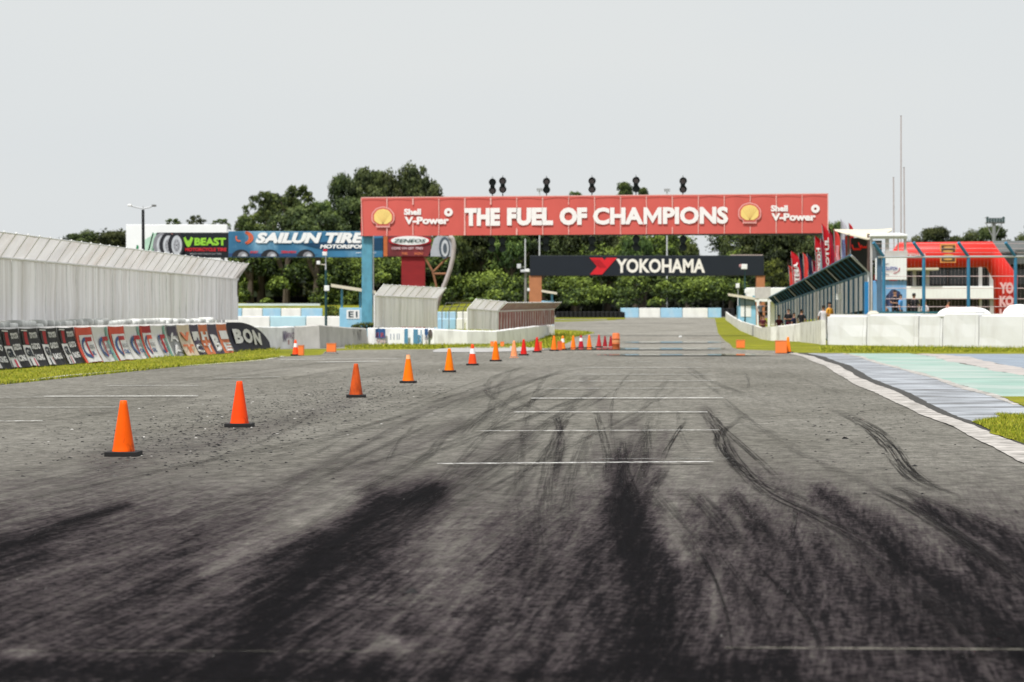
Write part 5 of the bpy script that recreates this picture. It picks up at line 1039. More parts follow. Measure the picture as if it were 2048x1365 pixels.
for i in range(n + 1):
    p, k, r, o_ = fz(i / n); q = MB(); q.tube([Vector((p.x, p.y, 0)) + nF * .05, p + Vector((0, 0, k)) + nF * .05, p + Vector((0, 0, k + r)) + nF * (o_ + .03)], .04 if i % 4 else .06, PITB if i % 6 else LGREY, 6); q.build('post', t)
for v, m_, r_ in ((0, PITB, .07), (1, PITB, .06)):
    q = MB(); q.tube([topm(i / 12, v) + nF * .05 for i in range(13)], r_, m_, 6); q.build('rail', t)
q = MB(); q.tube([topm(.02 + i / 80, .72 + .28) * 1 for i in range(2)], .05, LGREY, 5); q.add([topm(-.004, 0), topm(-.004, 1), topm(.045, 1), topm(.045, 0)], [(0, 1, 2, 3)], P(150, 148, 146, .7, 'light_end_mesh')); q.build('end_sheet', t)
q = MB(); q.box(X(1730, 125.6), X(1737, 125.6), 125.6, 125.9, 0, Z(564, 125.6), mat('bright_blue', (.02, .19, .42), .5, .1, 2)); q.build('end_post', t)
q = MB(); pp = fz(.19)[0]; q.box(X(1672, pp.y - .4), X(1684, pp.y - .4), pp.y - .45, pp.y - .4, Z(600, pp.y), Z(588, pp.y), WHITE); q.build('notice', t)
# feather flags
def flag(px, yt, yb, D, wpx, c, label, c2=None, txt=None, lean=6):
    t = thing('feather_flag', label, 'flag', (X(px, D), D, g(D)), 'feather flags behind the pit fence'); q = MB(); n = 14; rd = random.Random(px); ph = rd.random() * 6
    def fs(u, v):
        if v < .8: wv = 1
        else: wv = max(.03, 1 - ((v - .8) / .2) ** 2.2)
        x = px - lean * v + lean * .9 * (1 - v) * 0 + wpx * wv * u ; return W(x + .8 * math.sin(v * 9 + ph), yb + (yt - yb) * v - (1 - wv) * 0, D) + Vector((0, .12 * math.sin(u * 5 + v * 7 + ph), 0))
    q.grid(fs, 5, n, c); q.build('cloth', t, smooth=True)
    if c2: q = MB(); q.grid(lambda u, v: fs(.15 + .7 * u, .02 + .52 * v) + Vector((0, -.04, 0)), 3, 8, c2); q.build('print', t)
    if txt: q = MB(); text(q, txt, lambda a, b: fs(1 - b, a) + Vector((0, -.08, 0)), .08, .74, .25, .85, WB, .05); q.build('lettering', t)
    q = MB(); q.tube([(X(px, D), D, g(D)), W(px, yb, D), W(px - lean * .5, (yt + yb) / 2, D), W(px - lean, yt + 2, D)], .025, GREY, 5); q.build('pole', t)
RF = P(200, 20, 35, .95, 'flag_red', trans=.25); RC = P(235, 75, 70, .9, 'flag_coral', trans=.25); NVF = P(28, 28, 60, .7, 'flag_navy'); WF = P(215, 215, 225, .8, 'flag_white', trans=.25); PKF = P(235, 170, 175, .8, 'flag_pink'); CRF = P(160, 15, 50, .8, 'flag_crimson')
flag(1582, 531, 592, 186, 12, RC, 'short coral flag, leftmost of the feather flags', None, None, 5)
flag(1588, 502, 590, 184, 16, RF, 'red feather flag with upright white letters near the left end', PKF, 'SETMA', 6)
flag(1602, 504, 585, 186, 7, NVF, 'thin dark navy flag right of the lettered red one', None, None, 5)
flag(1610, 505, 575, 182, 8, RC, 'thin coral flag between dark flags', None, None, 4)
flag(1618, 506, 570, 184, 10, NVF, 'dark navy flag before the white marked red one', None, None, 4)
flag(1628, 520, 572, 178, 10, CRF, 'crimson flag with white patch low between dark flags', WF, None, 4)
flag(1634, 472, 566, 174, 14, RF, 'red feather flag with pale lettering left of the tallest', PKF, 'YOKOH', 5)
flag(1645, 474, 560, 157, 7, CRF, 'thin crimson flag just left of the tallest', None, None, 4)
flag(1652, 447, 556, 158, 13, RF, 'tallest red feather flag in front of the red bridge end', None, 'MOTUL', 8)
flag(1662, 458, 545, 159.5, 8, CRF, 'crimson flag tucked behind the tallest red one', None, None, 4)
flag(1671, 459, 530, 152, 10, RC, 'coral flag with pink print left of the white flag', PKF, None, 3)
flag(1682, 438, 528, 150, 12, WF, 'white flag with bluish print under the canopy edge', P(130, 140, 190, .7, 'flag_bluish'), None, 0)
flag(1692, 470, 520, 148, 7, RC, 'short bright red and white flag by the canopy pole', RF, None, 2)
flag(1700, 446, 500, 152, 8, RF, 'red flag tip poking above the cream canopy', None, None, 2)
# cream canopy and the dark tent below
D = 146; t = thing('canopy', 'cream fabric canopy with sagging edge behind the flags', 'canopy', (X(1725, D), D, 0)); q = MB()
vs = []; topl = [(1668, 459), (1695, 459), (1730, 460), (1760, 459), (1783, 457)]; botl = [(1670, 462), (1700, 471), (1735, 480), (1762, 474), (1784, 461)]
for (a_, b_), (c_, d_) in zip(topl, botl): vs += [W(a_, b_, D + 3), W((a_ + c_) / 2, (b_ + d_) / 2 - .5, D + 1), W(c_, d_, D - .6), W(c_, d_ + 1, D - .55)]
q.add(vs, [(i * 4 + j, (i + 1) * 4 + j, (i + 1) * 4 + j + 1, i * 4 + j + 1) for i in range(4) for j in range(3)], CREAM); q.build('fabric', t, smooth=True)
for px in (1697, 1737): q = MB(); q.cyl((X(px, D), D, 0), (X(px, D), D, Z(468, D)), .09, .09, P(120, 100, 88, .7, 'brown_pole'), 8); q.build('pole', t)
q = MB(); q.box(X(1702, D + 3), X(1745, D + 3), D + 3, D + 3.2, 0, Z(476, D + 3), BLACK); q.build('back_cloth', t)
for px, py, lab in ((1714, 497, 'bright red chair hanging shape under the canopy'), (1727, 493, 'second bright red chair under the canopy')):
    q = MB(); q.bbox(X(px - 7, D + 1), X(px + 7, D + 1), D + .8, D + 1.2, Z(py + 4, D + 1), Z(py, D + 1), P(235, 40, 30, .9, 'bright_red'), .03); q.tube([W(px - 7, py + 2, D + 1), W(px - 10, py - 7, D + 1.2)], .05, P(235, 40, 30, .9, 'bright_red'), 5); q.tube([W(px + 7, py + 2, D + 1), W(px + 9, py - 6, D + 1.2)], .05, P(235, 40, 30, .9, 'bright_red'), 5)
    q.build('red_seat', label=lab, cat='chair', group='red seats under the canopy', loc=(X(px, D + 1), D + 1, Z(py, D + 1)))
# three tall poles
for px, yt, dx, lab in ((1789, 356, -2, 'shorter left one of three bare flagpoles'), (1802, 233, 0, 'tallest bare flagpole rising right of the red bridge'), (1810, 336, -2, 'right one of three bare flagpoles, of middle height')):
    D = 158; q = MB(); q.cyl((X(px, D), D, 0), (X(px + dx, D), D, Z(yt, D)), .055, .04, P(190, 180, 178, .8, 'pole_pinkish'), 8); q.bbox(X(px + dx - 1.6, D), X(px + dx + 1.6, D), D - .04, D + .04, Z(yt, D), Z(yt - 1.5, D), GREY, .01); q.build('flagpole', label=lab, cat='flagpole', group='bare flagpoles', loc=(X(px, D), D, 0))
# timing tower with white sign
D = 134; t = thing('control_tower', 'open white frame tower with a white sign and light blue base', 'tower', (X(1780, D), D, 0)); TW = P(205, 200, 195, .85, 'tower_white'); 
q = MB(); q.bbox(X(1746, D), X(1813, D), D, D + 2.6, 0, Z(562, D), mat('tower_blue', (.16, .36, .62), .7, .12, 1, dirt=(.45, .55, .66), dirt_amt=.6, dirt_scale=.8), .03); q.build('base', t)
for px, w_ in ((1743, 4), (1775, 7), (1797, 2), (1811, 5)): q = MB(); q.box(X(px - w_ / 2, D), X(px + w_ / 2, D), D + .05, D + .2, Z(562, D) if px > 1743 else 0, Z(474, D), TW); q.build('upright', t)
q = MB(); q.box(X(1741, D), X(1815, D), D, D + .15, Z(478, D), Z(473, D), WHITE); q.box(X(1770, D), X(1815, D), D - .02, D + .13, Z(517, D), Z(502, D), TW); q.build('crossbeam', t)
q = MB(); vs = [W(1738, 473, D - .3), W(1816, 472, D - .3), W(1800, 468.5, D + 2.6), W(1752, 469, D + 2.6)]; q.add(vs + [v + Vector((0, 0, .06)) for v in vs], [(3, 2, 1, 0), (4, 5, 6, 7), (0, 1, 5, 4), (1, 2, 6, 5), (2, 3, 7, 6), (3, 0, 4, 7)], WHITE); q.build('roof', t)
q = MB(); q.box(X(1748, D), X(1772, D), D + 1.5, D + 1.6, Z(520, D), Z(480, D), mat('louvre', (.16, .17, .17), .7, .2, 3)); q.build('louvre', t)
q = MB(); q.bbox(X(1750, D), X(1812.5, D), D - .14, D - .03, Z(560, D), Z(517, D), WHITE, .01); sg = q.build('sign', t)
q = MB(); f = pix(D, .17); ring(q, f, 1780, 538, 19, 11, .9, P(190, 60, 80, .8, 'sign_red'), -10, 70, 12); ring(q, f, 1780, 539, 19, 12, .9, P(50, 60, 100, .7, 'sign_navy'), 100, 260, 14); text(q, 'CLUTCH', f, 1768, 1794, 541, 534, P(90, 100, 170, .8, 'sign_violet'), .04, .2); text(q, 'racing', f, 1766, 1792, 546, 543, P(200, 120, 130, .8, 'sign_pink'), .0); q.build('logo', sg)
q = MB(); q.cyl(W(1738, 480, 131), W(1738, 622, 131), .06, .06, mat('brown_post', (.10, .06, .05), .8, .2, 3), 6); q.build('utility_pole', label='thin dark brown pole left of the control tower', cat='pole', loc=(X(1738, 131), 131, 0))
# inflatable arch
D = 150; t = thing('inflatable_arch', 'red inflatable arch with white letters on its right leg', 'inflatable arch', (X(1900, D), D, 0)); AR = mat('arch_red', (.66, .022, .014), .5, .06, .8, bump=.1)
q = MB(); q.tube([W(1772, 680, D), W(1772, 556, D), W(1803, 511, D), W(1978, 509, D), W(2011, 556, D), W(2011, 680, D)], [.72, .74, .76, .76, .74, .68], AR, 24); q.build('tube', t, smooth=True)
q = MB(); f = pix(D - .78, 0)
rect(q, f, 1806, 1855, 518.5, 504, P(225, 90, 95, .85, 'arch_patch')); text(q, 'YOKOHAMA', pix(D - .82, 0), 1809, 1852, 516, 507, WB, .04); q.build('name_patch', t); q = MB()
rect(q, f, 1880, 1912, 526, 488, P(230, 150, 80, .85, 'patch_border')); rect(q, pix(D - .8, 0), 1883, 1910, 523, 491, P(95, 70, 55, .8, 'patch_dark'))
for a_, b_, w_ in ((495, 1897, 10), (503, 1896, 11), (511, 1897, 10), (519, 1896, 9)): ell(q, pix(D - .83, 0), b_, a_, w_, 2.2, P(215, 160, 90, .85, 'patch_gold'), 14)
q.build('patch', t)
q = MB(); f = pix(D - .76, 0); PW = P(235, 180, 180, .85, 'arch_letters'); text(q, 'YO', f, 1999, 2027, 588, 565, PW, .06); text(q, 'KO', f, 1999, 2027, 613, 592, PW, .06); text(q, 'HA', f, 1999, 2027, 638, 618, PW, .06); q.build('lettering', t)
# paddock building
D = 176; t = thing('paddock_building', 'long two storey paddock building with a white band behind the red arch', 'building', (X(1910, D), D, 0))
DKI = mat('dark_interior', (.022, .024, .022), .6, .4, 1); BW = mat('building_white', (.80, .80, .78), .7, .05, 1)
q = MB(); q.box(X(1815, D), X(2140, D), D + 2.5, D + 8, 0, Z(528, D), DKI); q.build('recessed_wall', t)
q = MB(); q.bbox(X(1812, D), X(2004, D), D, D + 2.4, Z(598, D), Z(573, D), BW, .04); q.build('balcony_band', t)
q = MB(); q.bbox(X(1812, D), X(1875, D), D - .6, D + 2.4, Z(541, D), Z(532.5, D), CREAM, .04); q.build('awning', t)
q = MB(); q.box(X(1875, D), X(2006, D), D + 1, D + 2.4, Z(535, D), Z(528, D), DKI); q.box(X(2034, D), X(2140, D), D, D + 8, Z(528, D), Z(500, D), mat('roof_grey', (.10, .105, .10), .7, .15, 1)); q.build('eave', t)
q = MB(); vs = [W(1985, 504, D), W(2140, 504, D), W(2140, 482, D + 7), W(1985, 482, D + 7)]; q.add(vs, [(0, 1, 2, 3)], mat('roof_grey', (.10, .105, .10), .7, .15, 1)); q.build('roof', t)
for px, w_, a_, b_ in ((1831, 6, 574, 541), (1857, 6, 574, 541), (1963, 6, 574, 530), (1986, 9, 680, 530), (1963, 5, 680, 598), (1840, 4, 680, 598)): q = MB(); q.box(X(px - w_ / 2, D), X(px + w_ / 2, D), D + .3, D + .6, Z(a_, D), Z(b_, D), P(190, 186, 184, .8, 'column_white')); q.build('column', t)
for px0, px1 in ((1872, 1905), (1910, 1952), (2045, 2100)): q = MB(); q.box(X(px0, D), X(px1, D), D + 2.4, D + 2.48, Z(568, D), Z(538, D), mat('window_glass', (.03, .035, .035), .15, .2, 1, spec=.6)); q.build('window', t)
t = thing('floodlight_tower', 'grey floodlight tower with a wide lamp bar behind the red arch', 'floodlight', (X(1988, 210), 210, g(210))); D = 210
q = MB(); q.cyl((X(1988, D), D, 0), (X(1988, D), D, Z(446, D)), .22, .16, P(150, 152, 150, .7, 'tower_grey'), 8); q.build('pole', t)
q = MB(); q.box(X(1970, D), X(2009, D), D - .05, D + .05, Z(447.5, D), Z(445.5, D), GREY); q.box(X(1968, D), X(2009, D), D - .05, D + .05, Z(437, D), Z(436, D), GREY); q.build('lamp_bar', t)
for k in range(7): q = MB(); q.bbox(X(1972 + k * 5.4, D), X(1976 + k * 5.4, D), D - .3, D, Z(445.5, D), Z(437 - (3 if k in (0, 6) else 0), D), mat('lamp_green', (.06, .09, .09), .5, .2, 3), .03); q.build('lamp_head', t)
for s in (-1, 1): q = MB(); q.cyl(W(1988, 480, D), W(1988 + s * 16, 447, D), .04, .04, GREY, 5); q.build('stay', t)
# huts and scaffold down the pit lane
hut('blue marshal hut with cream roof at the bend of the pit wall', 1477, 1512, 592, 612, 660, 215, ((1456, 587), (1514, 596)), (1480, 1508), lambda q, f, f2: (rect(q, f, 1481, 1502, 634, 612, WHITE), rect(q, f, 1480, 1508, 611, 598, P(150, 170, 180, .6, 'hut_window'))))
D = 200; t = thing('scaffold_stand', 'narrow white scaffold stand between the blue hut and the pit fence', 'scaffold', (X(1530, D), D, g(D)))
for px in (1516, 1538): q = MB(); q.box(X(px - 2.2, D), X(px + 2.2, D), D, D + .15, g(D), Z(576, D), WHITE); q.build('upright', t)
q = MB(); q.bbox(X(1512, D), X(1541, D), D - .05, D + 1, Z(598, D), Z(575, D), TW, .03); q.build('cabin', t)
q = MB()
for py in (612, 624, 636, 646): q.box(X(1516, D), X(1538, D), D + .2, D + .3, Z(py + 1, D), Z(py - 1, D), P(150, 120, 110, .8, 'rung'))
q.build('ladder', t)
blocks([1541, 1556, 1568, 1581], [0, 0, 0], 577, 606, 235, lambda i: 'white container box behind the scaffold stand, %s' % ('left', 'middle one', 'right')[i], 'white containers beyond the pit fence', (SB2,))
q = MB(); q.bbox(X(1503, 230), X(1610, 230), 234, 236, Z(604, 230), Z(575, 230), BW, .05); q.build('white_container', label='long low white container behind the scaffold cabin', cat='container', loc=(X(1550, 230), 230, 0))

# ------------------------------------------------------------------ orange boxes, barrel, cones
OBX = mat('orange_box', (.90, .21, .045), .6, .06, 4); OBD = mat('orange_box_dark', (.75, .12, .03), .6, .15, 4)
def obox(px0, px1, yb, yt, label, m=OBX, legs=True):
    x, Y = G((px0 + px1) / 2, yb); hw = (px1 - px0) / 2 / F * Y; h = (yb - yt) / F * Y; z = g(Y) + .02; t = thing('marker_box', label, 'marker box', (x, Y, z), 'orange marker boxes by the track')
    q = MB(); q.bbox(x - hw, x + hw, Y, Y + .35, z + (.06 if legs else 0), z + h, m, .02); q.build('box_body', t)
    q = MB(); q.box(x - hw - .01, x + hw + .01, Y - .006, Y + .36, z + h * .96, z + h + .012, P(225, 130, 80, .8, 'box_lid')); q.build('lid', t)
    if legs:
        for s in (-1, 1): q = MB(); q.tube([(x + s * hw * .8, Y + .1, z + .1), (x + s * hw * 1.45, Y - .05, z)], .012, BLACK, 5); q.build('leg', t)
obox(596, 607, 712.5, 692.5, 'orange marker box right behind the far left cone', legs=False); obox(653, 671.5, 708.5, 688.5, 'orange marker box on legs at the end of the left grass')
obox(1473.5, 1490, 697.5, 681.5, 'small orange marker box on the right grass verge', legs=False); obox(1552, 1574, 708, 683, 'large orange marker box left of the cone at the right track edge', legs=False)
obox(981, 988, 695, 684.5, 'small orange box half behind the seventh cone', legs=False); obox(1001, 1008, 695, 685, 'tiny orange box standing alone on the pale apron', legs=False)
obox(1078, 1084, 702, 685, 'dark orange box touching a red cone', OBD, False); obox(1115, 1124, 702, 684, 'dark orange box left of the white collared far cone', OBD, False)
RUBB = mat('cone_rubber', (.013, .012, .012), .7, .15, 5); CW = mat('cone_collar', (.78, .76, .76), .4, .05, 5)
def cone(px, yb, hpx, col, label, collar=False, base=True, bw=74 / 110, tip=None, dirt=None, dl=.40):
    Y = DY(yb) + .2; x = X(px, Y); h = hpx / F * Y; m = mat('cone_plastic', lin(col) if not isinstance(col[0], float) else col, .5, .07, 5, spec=.15, dirt=dirt or (.50, .05, .008), dirt_amt=.9 if dirt else .55, dirt_scale=7, dlo=dl if dirt else .5)
    t = thing('traffic_cone', label, 'traffic cone', (x, Y, g(Y) + .012), 'traffic cones along the track', rz=random.uniform(-.12, .12)); z0 = .055
    q = MB(); b = h * bw * .435; 
    if base:
        q.bbox(-b, b, -b, b, 0, z0 + .004, RUBB, .006); q.build('base', t)
    else: q.bbox(-b * .85, b * .85, -b * .85, b * .85, 0, .02, m, .004); q.build('base', t)
    r0, r1 = h * .198, h * .062; zt = h; q = MB(); n = 28; pr = [(r0 * 1.05, z0 + .003), (r0 * 1.04, z0 + .02), (r0, z0 + .035)] + [(r0 + (r1 - r0) * k / 12, z0 + .035 + (zt - z0 - .035) * k / 12) for k in range(1, 13)] + [(r1 * .86, zt + .004), (r1 * .7, zt - .01), (r1 * .6, zt - .15)]
    def prev(lo, hi, mm, e=0.0):
        pp = [(r + e, z) for r, z in pr if lo <= z <= hi]; q.add([(r * math.cos(2 * math.pi * k / n), r * math.sin(2 * math.pi * k / n), z) for r, z in pp for k in range(n)], [(j * n + k, j * n + (k + 1) % n, (j + 1) * n + (k + 1) % n, (j + 1) * n + k) for j in range(len(pp) - 1) for k in range(n)], mm)
    prev(-1, 9, m); q.build('cone_body', t, smooth=True)
    def band(z1, z2, mm, nm_):
        q2 = MB(); rr = lambda z: r0 + (r1 - r0) * (z - z0 - .035) / (zt - z0 - .035) + .004
        q2.add([(rr(z) * math.cos(2 * math.pi * k / n), rr(z) * math.sin(2 * math.pi * k / n), z) for z in (z1, z2) for k in range(n)], [(k, (k + 1) % n, n + (k + 1) % n, n + k) for k in range(n)], mm); q2.build(nm_, t, smooth=True)
    if collar: band(h * .55, h * .80, CW, 'collar')
    if tip: band(h * .86, h * .995, tip, 'faded_tip')
cone(247, 916, 110, (.84, .10, .0), 'nearest large orange cone, leftmost in the photo', dirt=(.16, .03, .006), dl=.57)
cone(479, 857, 91, (.86, .062, .004), 'red-orange cone, second nearest', dirt=(.20, .02, .006), dl=.60)
cone(712, 797, 67, (.58, .085, .012), 'dirty scuffed dark orange cone, third nearest', dirt=(.16, .025, .008))
cone(816.5, 768, 56, (.86, .175, .0), 'yellowish orange cone with faded pale tip, fourth nearest', tip=mat('faded_orange', (.85, .42, .2), .6, .1, 4), dirt=(.8, .14, .01))
cone(898.5, 746, 47, (.88, .19, .0), 'clean yellowish orange cone between the pale tipped and the white collared one')
cone(945, 732, 42, (.85, .075, .015), 'red-orange cone with a white collar, nearest collared one', True)
cone(991.5, 724, 40, (.86, .165, .002), 'orange cone in front of the small box, right of the nearest white collared cone')
cone(1028, 717, 34, (.82, .30, .13), 'pale peach cone without black base', base=False)
cone(1047.5, 712, 32, (.62, .015, .012), 'bright red cone right of the pale peach one')
cone(1074, 706, 30, (.62, .02, .012), 'red cone beside the dark orange box')
cone(1108, 703, 30, (.90, .18, .012), 'orange cone left of the dark box and collared cone')
cone(1125.5, 701, 28, (.92, .22, .02), 'small orange cone with white upper half', True)
cone(1146.5, 698.5, 26, (.92, .19, .012), 'orange cone left of the crimson collared one')
cone(1162, 697.5, 26, (.42, .012, .03), 'crimson cone with white top section', True)
cone(1178.5, 697.5, 26, (.92, .19, .012), 'orange cone right of the crimson collared one')
cone(1198, 696, 25, (.48, .03, .035), 'dull red cone, first of the three dull red ones')
cone(1210, 696.5, 23, (.30, .015, .022), 'dark crimson cone between dull red cones', base=False)
cone(1221.5, 696.5, 23, (.34, .015, .022), 'dark crimson cone touching the orange barrel', base=False)
cone(591, 712.5, 31, (.90, .09, .02), 'far red-orange cone standing by the left grass edge', True)
cone(1576, 707.5, 32, (.95, .22, .012), 'orange cone overlapping the large box at the right track edge')
x, Y = G(1232, 700); t = thing('barrel', 'weathered orange barrel at the end of the cone line', 'barrel', (x, Y, g(Y) + .012)); s = Y / F; r = 7.6 * s; h = 33 * s
BRM = mat('barrel_orange', (.62, .15, .04), .6, .2, 5, dirt=(.28, .06, .02), dirt_amt=.7, dirt_scale=5); q = MB(); n = 24; pr = [(0, 0), (r * .95, 0), (r, .03), (r, h * .32), (r * 1.05, h * .33), (r * 1.05, h * .36), (r, h * .37), (r, h * .63), (r * 1.05, h * .64), (r * 1.05, h * .67), (r, h * .68), (r * .95, h * .95), (r * .8, h), (0, h)]
z0 = g(Y) + .012; q.add([(x + a * math.cos(2 * math.pi * k / n), Y + a * math.sin(2 * math.pi * k / n), z0 + z) for a, z in pr for k in range(n)], [(j * n + k, j * n + (k + 1) % n, (j + 1) * n + (k + 1) % n, (j + 1) * n + k) for j in range(len(pr) - 1) for k in range(n)], BRM); q.build('barrel_body', t, smooth=True)
q = MB(); q.add([(x + r * 1.03 * math.cos(2 * math.pi * k / n), Y + r * 1.03 * math.sin(2 * math.pi * k / n), z0 + z) for z in (h * .42, h * .58) for k in range(n)], [(k, (k + 1) % n, n + (k + 1) % n, n + k) for k in range(n)], mat('barrel_band', (.72, .30, .12), .6, .15, 4)); q.build('band', t, smooth=True)
q = MB(); x, Y = G(1361, 676); q.bbox(x - .09, x + .09, Y, Y + .3, g(Y) + .012, g(Y) + .12, WHITE, .03); q.build('white_bag', label='small white object lying on the far straight', cat='bag', loc=(x, Y, g(Y)))

# ------------------------------------------------------------------ people
SKIN = mat('skin', (.36, .19, .12), .6, .08, 8); HAIR = mat('hair', (.012, .010, .009), .7, .2, 20)
PM = {}
def body_mesh(pose):
    """standing figure 1.72 m tall facing -Y, one continuous skin surface; returns (mesh, head centre)"""
    if pose in PM: return PM[pose]
    J = {}; E = []; 
    def j(n, x, y, z, r): J[n] = (len(J), Vector((x, y, z)), r)
    def e(*ns): 
        for a_, b_ in zip(ns, ns[1:]): E.append((J[a_][0], J[b_][0]))
    hy = -.06 if pose == 'lean' else 0
    j('pel', 0, 0, .96, .135); j('wai', 0, hy * .4, 1.10, .120); j('che', 0, hy, 1.30, .145); j('sh', 0, hy, 1.43, .095); j('nk', 0, hy * 1.2, 1.50, .052); j('hd0', 0, hy * 1.5 - .01, 1.57, .072); j('hd1', 0, hy * 1.6 - .012, 1.64, .085); j('hd2', 0, hy * 1.6 - .004, 1.705, .060)
    e('pel', 'wai', 'che', 'sh', 'nk', 'hd0', 'hd1', 'hd2')
    for s, sx in (('l', -1), ('r', 1)):
        j('hip' + s, sx * .10, 0, .90, .092); j('kn' + s, sx * .11, -.01, .49, .058); j('an' + s, sx * .12, .02, .09, .038); j('to' + s, sx * .13, -.14, .03, .034); e('pel', 'hip' + s, 'kn' + s, 'an' + s, 'to' + s)
        j('sho' + s, sx * .18, hy, 1.41, .062)
        if pose == 'fold' or (pose == 'lean' and sx < 0): el_, wr_ = (sx * .26, -.02 + hy, 1.16), (sx * .06, -.24 + hy, 1.14)
        elif pose == 'up' and sx > 0: el_, wr_ = (sx * .34, -.12, 1.36), (sx * .24, -.22, 1.58)
        else: el_, wr_ = (sx * .25, .02 + hy, 1.15), (sx * .24, -.06 + hy, .90)
        j('el' + s, *el_, .042); j('wr' + s, *wr_, .026); e('sh', 'sho' + s, 'el' + s, 'wr' + s)
        wv = Vector(wr_); d_ = (wv - Vector(el_)).normalized(); pd = d_.cross(Vector((0, 1, .3))).normalized(); c = wv + d_ * .05; j('pa' + s, *c, .030); e('wr' + s, 'pa' + s)
        for k in range(4):
            o_ = pd * (k - 1.5) * .021; L_ = (.075, .085, .08, .062)[k]; a0 = c + d_ * .035 + o_; a1 = a0 + d_ * L_ * .55 + Vector((0, -.008, 0)); a2 = a1 + d_ * L_ * .4 + Vector((0, -.022, 0))
            j('f%d0' % k + s, *a0, .0105); j('f%d1' % k + s, *a1, .0095); j('f%d2' % k + s, *a2, .0075); e('pa' + s, 'f%d0' % k + s, 'f%d1' % k + s, 'f%d2' % k + s)
        a0 = wv + d_ * .03 + pd * -.035; a1 = a0 + d_ * .035 - pd * .02; j('th0' + s, *a0, .012); j('th1' + s, *a1, .009); e('wr' + s, 'th0' + s, 'th1' + s)
    me = bpy.data.meshes.new('b'); me.from_pydata([tuple(v[1]) for v in J.values()], E, []); o = bpy.data.objects.new('b', me); COL.objects.link(o)
    md = o.modifiers.new('s', 'SKIN'); md.use_smooth_shade = True; o.modifiers.new('u', 'SUBSURF').levels = 1
    sv = me.skin_vertices[0].data
    for i, v in enumerate(J.values()): r = v[2]; fl = .72 if 1.05 < v[1].z < 1.45 and abs(v[1].x) < .02 else 1; sv[i].radius = (r, r * fl) if fl == 1 else (r * 1.25, r * .8); sv[i].use_root = (i == 0)
    bpy.context.view_layer.update(); m2 = bpy.data.meshes.new_from_object(o.evaluated_get(bpy.context.evaluated_depsgraph_get())); bpy.data.objects.remove(o)
    PM[pose] = (m2, Vector((0, hy * 1.6, 1.65)), [J['sho' + s][1] for s in 'lr'], [J['el' + s][1] for s in 'lr']); return PM[pose]
def person(px, ytop, D, shirt, pants, label, pose='std', rz=0, scale=1.0, hair=HAIR, capc=None):
    m0, hc, shs, els = body_mesh(pose); me = m0.copy(); me.name = 'person'; scale *= 1.12; h = 1.73 * scale; zt = Z(ytop, D); t = thing('person', label, 'person', (X(px, D), D, zt - h), 'people beyond the barriers'); t['_o'] = (0, 0, 0); t.rotation_euler.z = rz; t.scale = (scale,) * 3
    for m in (SKIN, shirt, pants, BLACK): me.materials.append(m)
    for p in me.polygons:
        c = p.center; z = c.z; arm = abs(c.x) > .20 or (c.y < -.15 and z > .8)
        p.material_index = 3 if z < .10 else (2 if z < .98 and not (abs(c.x) > .19) else (1 if z < 1.475 and not (arm and min((c - e_).length for e_ in els) < .10 or arm and z < min(e_.z for e_ in els) or (c.y < -.12 and z > 1.0)) else 0))
        p.use_smooth = True
    o = bpy.data.objects.new('body', me); COL.objects.link(o); o.parent = t
    q = MB(); 
    for i in range(9):
        for k in range(16):
            a_ = math.pi * .62 * i / 8; b_ = 2 * math.pi * k / 16; r_ = .092 + .004 * mnoise.noise((i, k, px)); fr = 1 if not (math.sin(b_) < -.3 and a_ > .75) else .9
            q.v.append((hc.x + r_ * .92 * math.sin(a_) * math.cos(b_), hc.y + .008 + r_ * 1.08 * fr * math.sin(a_) * math.sin(b_), hc.z + .025 + r_ * 1.02 * math.cos(a_) + (.03 if fr < 1 else 0)))
    k_ = q.mi(capc or hair); q.f = [(i * 16 + k, i * 16 + (k + 1) % 16, (i + 1) * 16 + (k + 1) % 16, (i + 1) * 16 + k) for i in range(8) for k in range(16)]; q.m = [k_] * len(q.f); q.build('hair' if not capc else 'cap', t, smooth=True)
    q = MB()
    for s in (-1, 1): q.add([(hc.x + s * .032 + .012 * math.cos(a_), hc.y - .092, hc.z - .005 + .006 * math.sin(a_)) for a_ in (0, 1.05, 2.1, 3.14, 4.2, 5.2)], [tuple(range(6))], BLACK); q.bbox(hc.x + s * .086 - .008, hc.x + s * .086 + .008, hc.y - .02, hc.y + .015, hc.z - .035, hc.z + .02, SKIN, .004)
    q.add([(hc.x - .012, hc.y - .088, hc.z - .03), (hc.x + .012, hc.y - .088, hc.z - .03), (hc.x, hc.y - .112, hc.z - .026), (hc.x, hc.y - .09, hc.z + .005)], [(0, 1, 2), (0, 2, 3), (1, 3, 2)], SKIN); q.add([(hc.x - .022, hc.y - .088, hc.z - .05), (hc.x + .022, hc.y - .088, hc.z - .05), (hc.x + .018, hc.y - .086, hc.z - .058), (hc.x - .018, hc.y - .086, hc.z - .058)], [(0, 1, 2, 3)], P(120, 60, 60, .6, 'lips')); q.build('face', t)
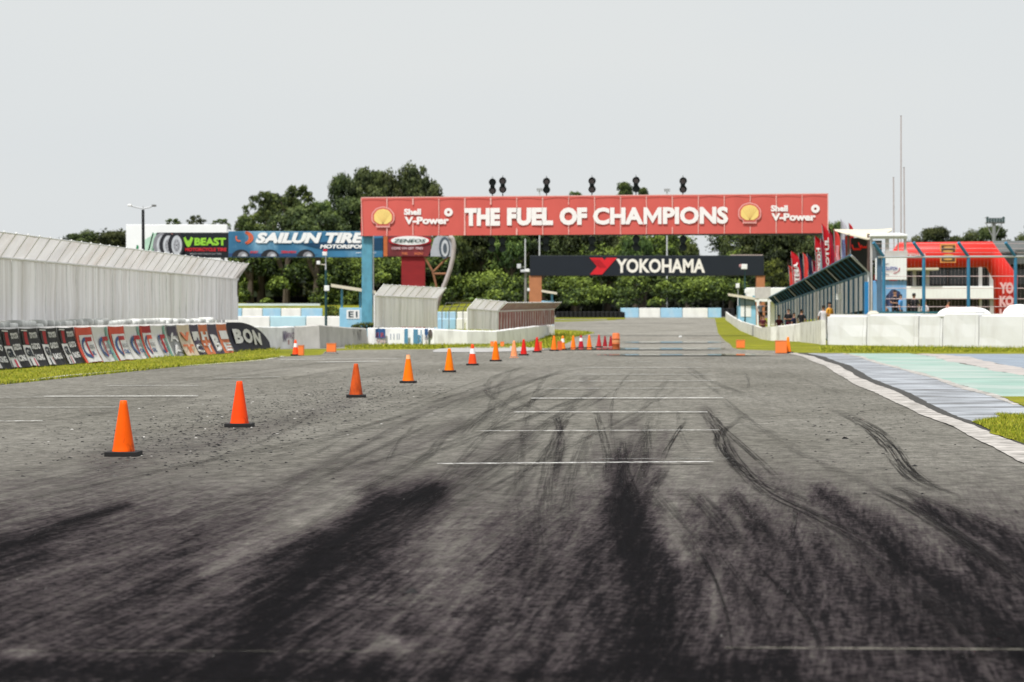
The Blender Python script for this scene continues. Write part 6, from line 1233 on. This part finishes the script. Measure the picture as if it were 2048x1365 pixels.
DK = P(22, 22, 28, .8, 'cloth_black'); DR = P(90, 20, 40, .8, 'cloth_dark_red'); BL = P(70, 150, 215, .85, 'cloth_blue'); YE = P(225, 160, 50, .85, 'cloth_yellow'); WH = P(220, 215, 218, .8, 'cloth_white'); OG = P(190, 95, 50, .8, 'cloth_orange'); GYC = P(110, 112, 116, .7, 'cloth_grey'); JN = P(30, 40, 60, .7, 'jeans')
person(1558, 631, 166, DR, DK, 'person in dark red top, leftmost of the group by the pit wall', 'std', .3); person(1577, 619, 160, DK, DR, 'person in black with dark red trousers by the pit wall', 'fold', -.4)
person(1588, 627, 158, P(30, 35, 70, .7, 'cloth_navy'), DK, 'shorter person in navy top between two in black', 'std', 1.0); person(1603, 620, 155, DK, DK, 'person all in black, rightmost of the group by the pit wall', 'std', 2.6)
person(1521, 604, 196, GYC, DK, 'person in grey climbing near the white scaffold stand', 'up', .5); person(1526, 632, 180, DR, JN, 'person in red top low by the scaffold foot', 'fold', 0)
person(1647, 612, 133, WH, WH, 'person in white clothes against the pit fence', 'std', 3.0); person(1659, 606, 131, YE, DK, 'person in yellow top against the pit fence', 'fold', .8)
person(1801, 590, 127, BL, DK, 'person in light blue shirt behind the white barrier', 'std', 1.2, .95); person(1790, 582, 129, P(24, 26, 45, .7, 'cloth_dark_navy'), DK, 'person in dark navy behind the one in blue', 'fold', .4)
person(1828, 588, 128, DK, DK, 'person in black shirt behind the white barrier', 'fold', 3.0, 1.0); person(1850, 602, 126.5, WH, DK, 'person in white shirt low behind the barrier right of the one in black', 'std', 2.2, .9)
person(1893, 602, 129, OG, DK, 'person in orange top half hidden behind the white bundle', 'lean', 1.7, .9); person(1768, 606, 127, GYC, DK, 'person in grey at the left fence corner', 'lean', .2, .9)
q = MB(); D = 131; vs = [W(1776, 613, D), W(1801, 613, D), W(1801, 585, D + .6), W(1790, 579, D + .6), W(1779, 592, D + .6)]; q.add([v for v in vs] + [v + Vector((0, 1.2, 0)) for v in vs], [(0, 1, 2, 3, 4), (9, 8, 7, 6, 5)] + [(i, (i + 1) % 5, 5 + (i + 1) % 5, 5 + i) for i in range(5)], P(20, 35, 75, .7, 'tent_navy')); q.build('gear_pile', label='dark navy covered gear pile at the blue tower base', cat='gear', loc=(X(1788, D), D, 0))
# clean the helper property
for o in bpy.data.objects:
    if '_o' in o: del o['_o']
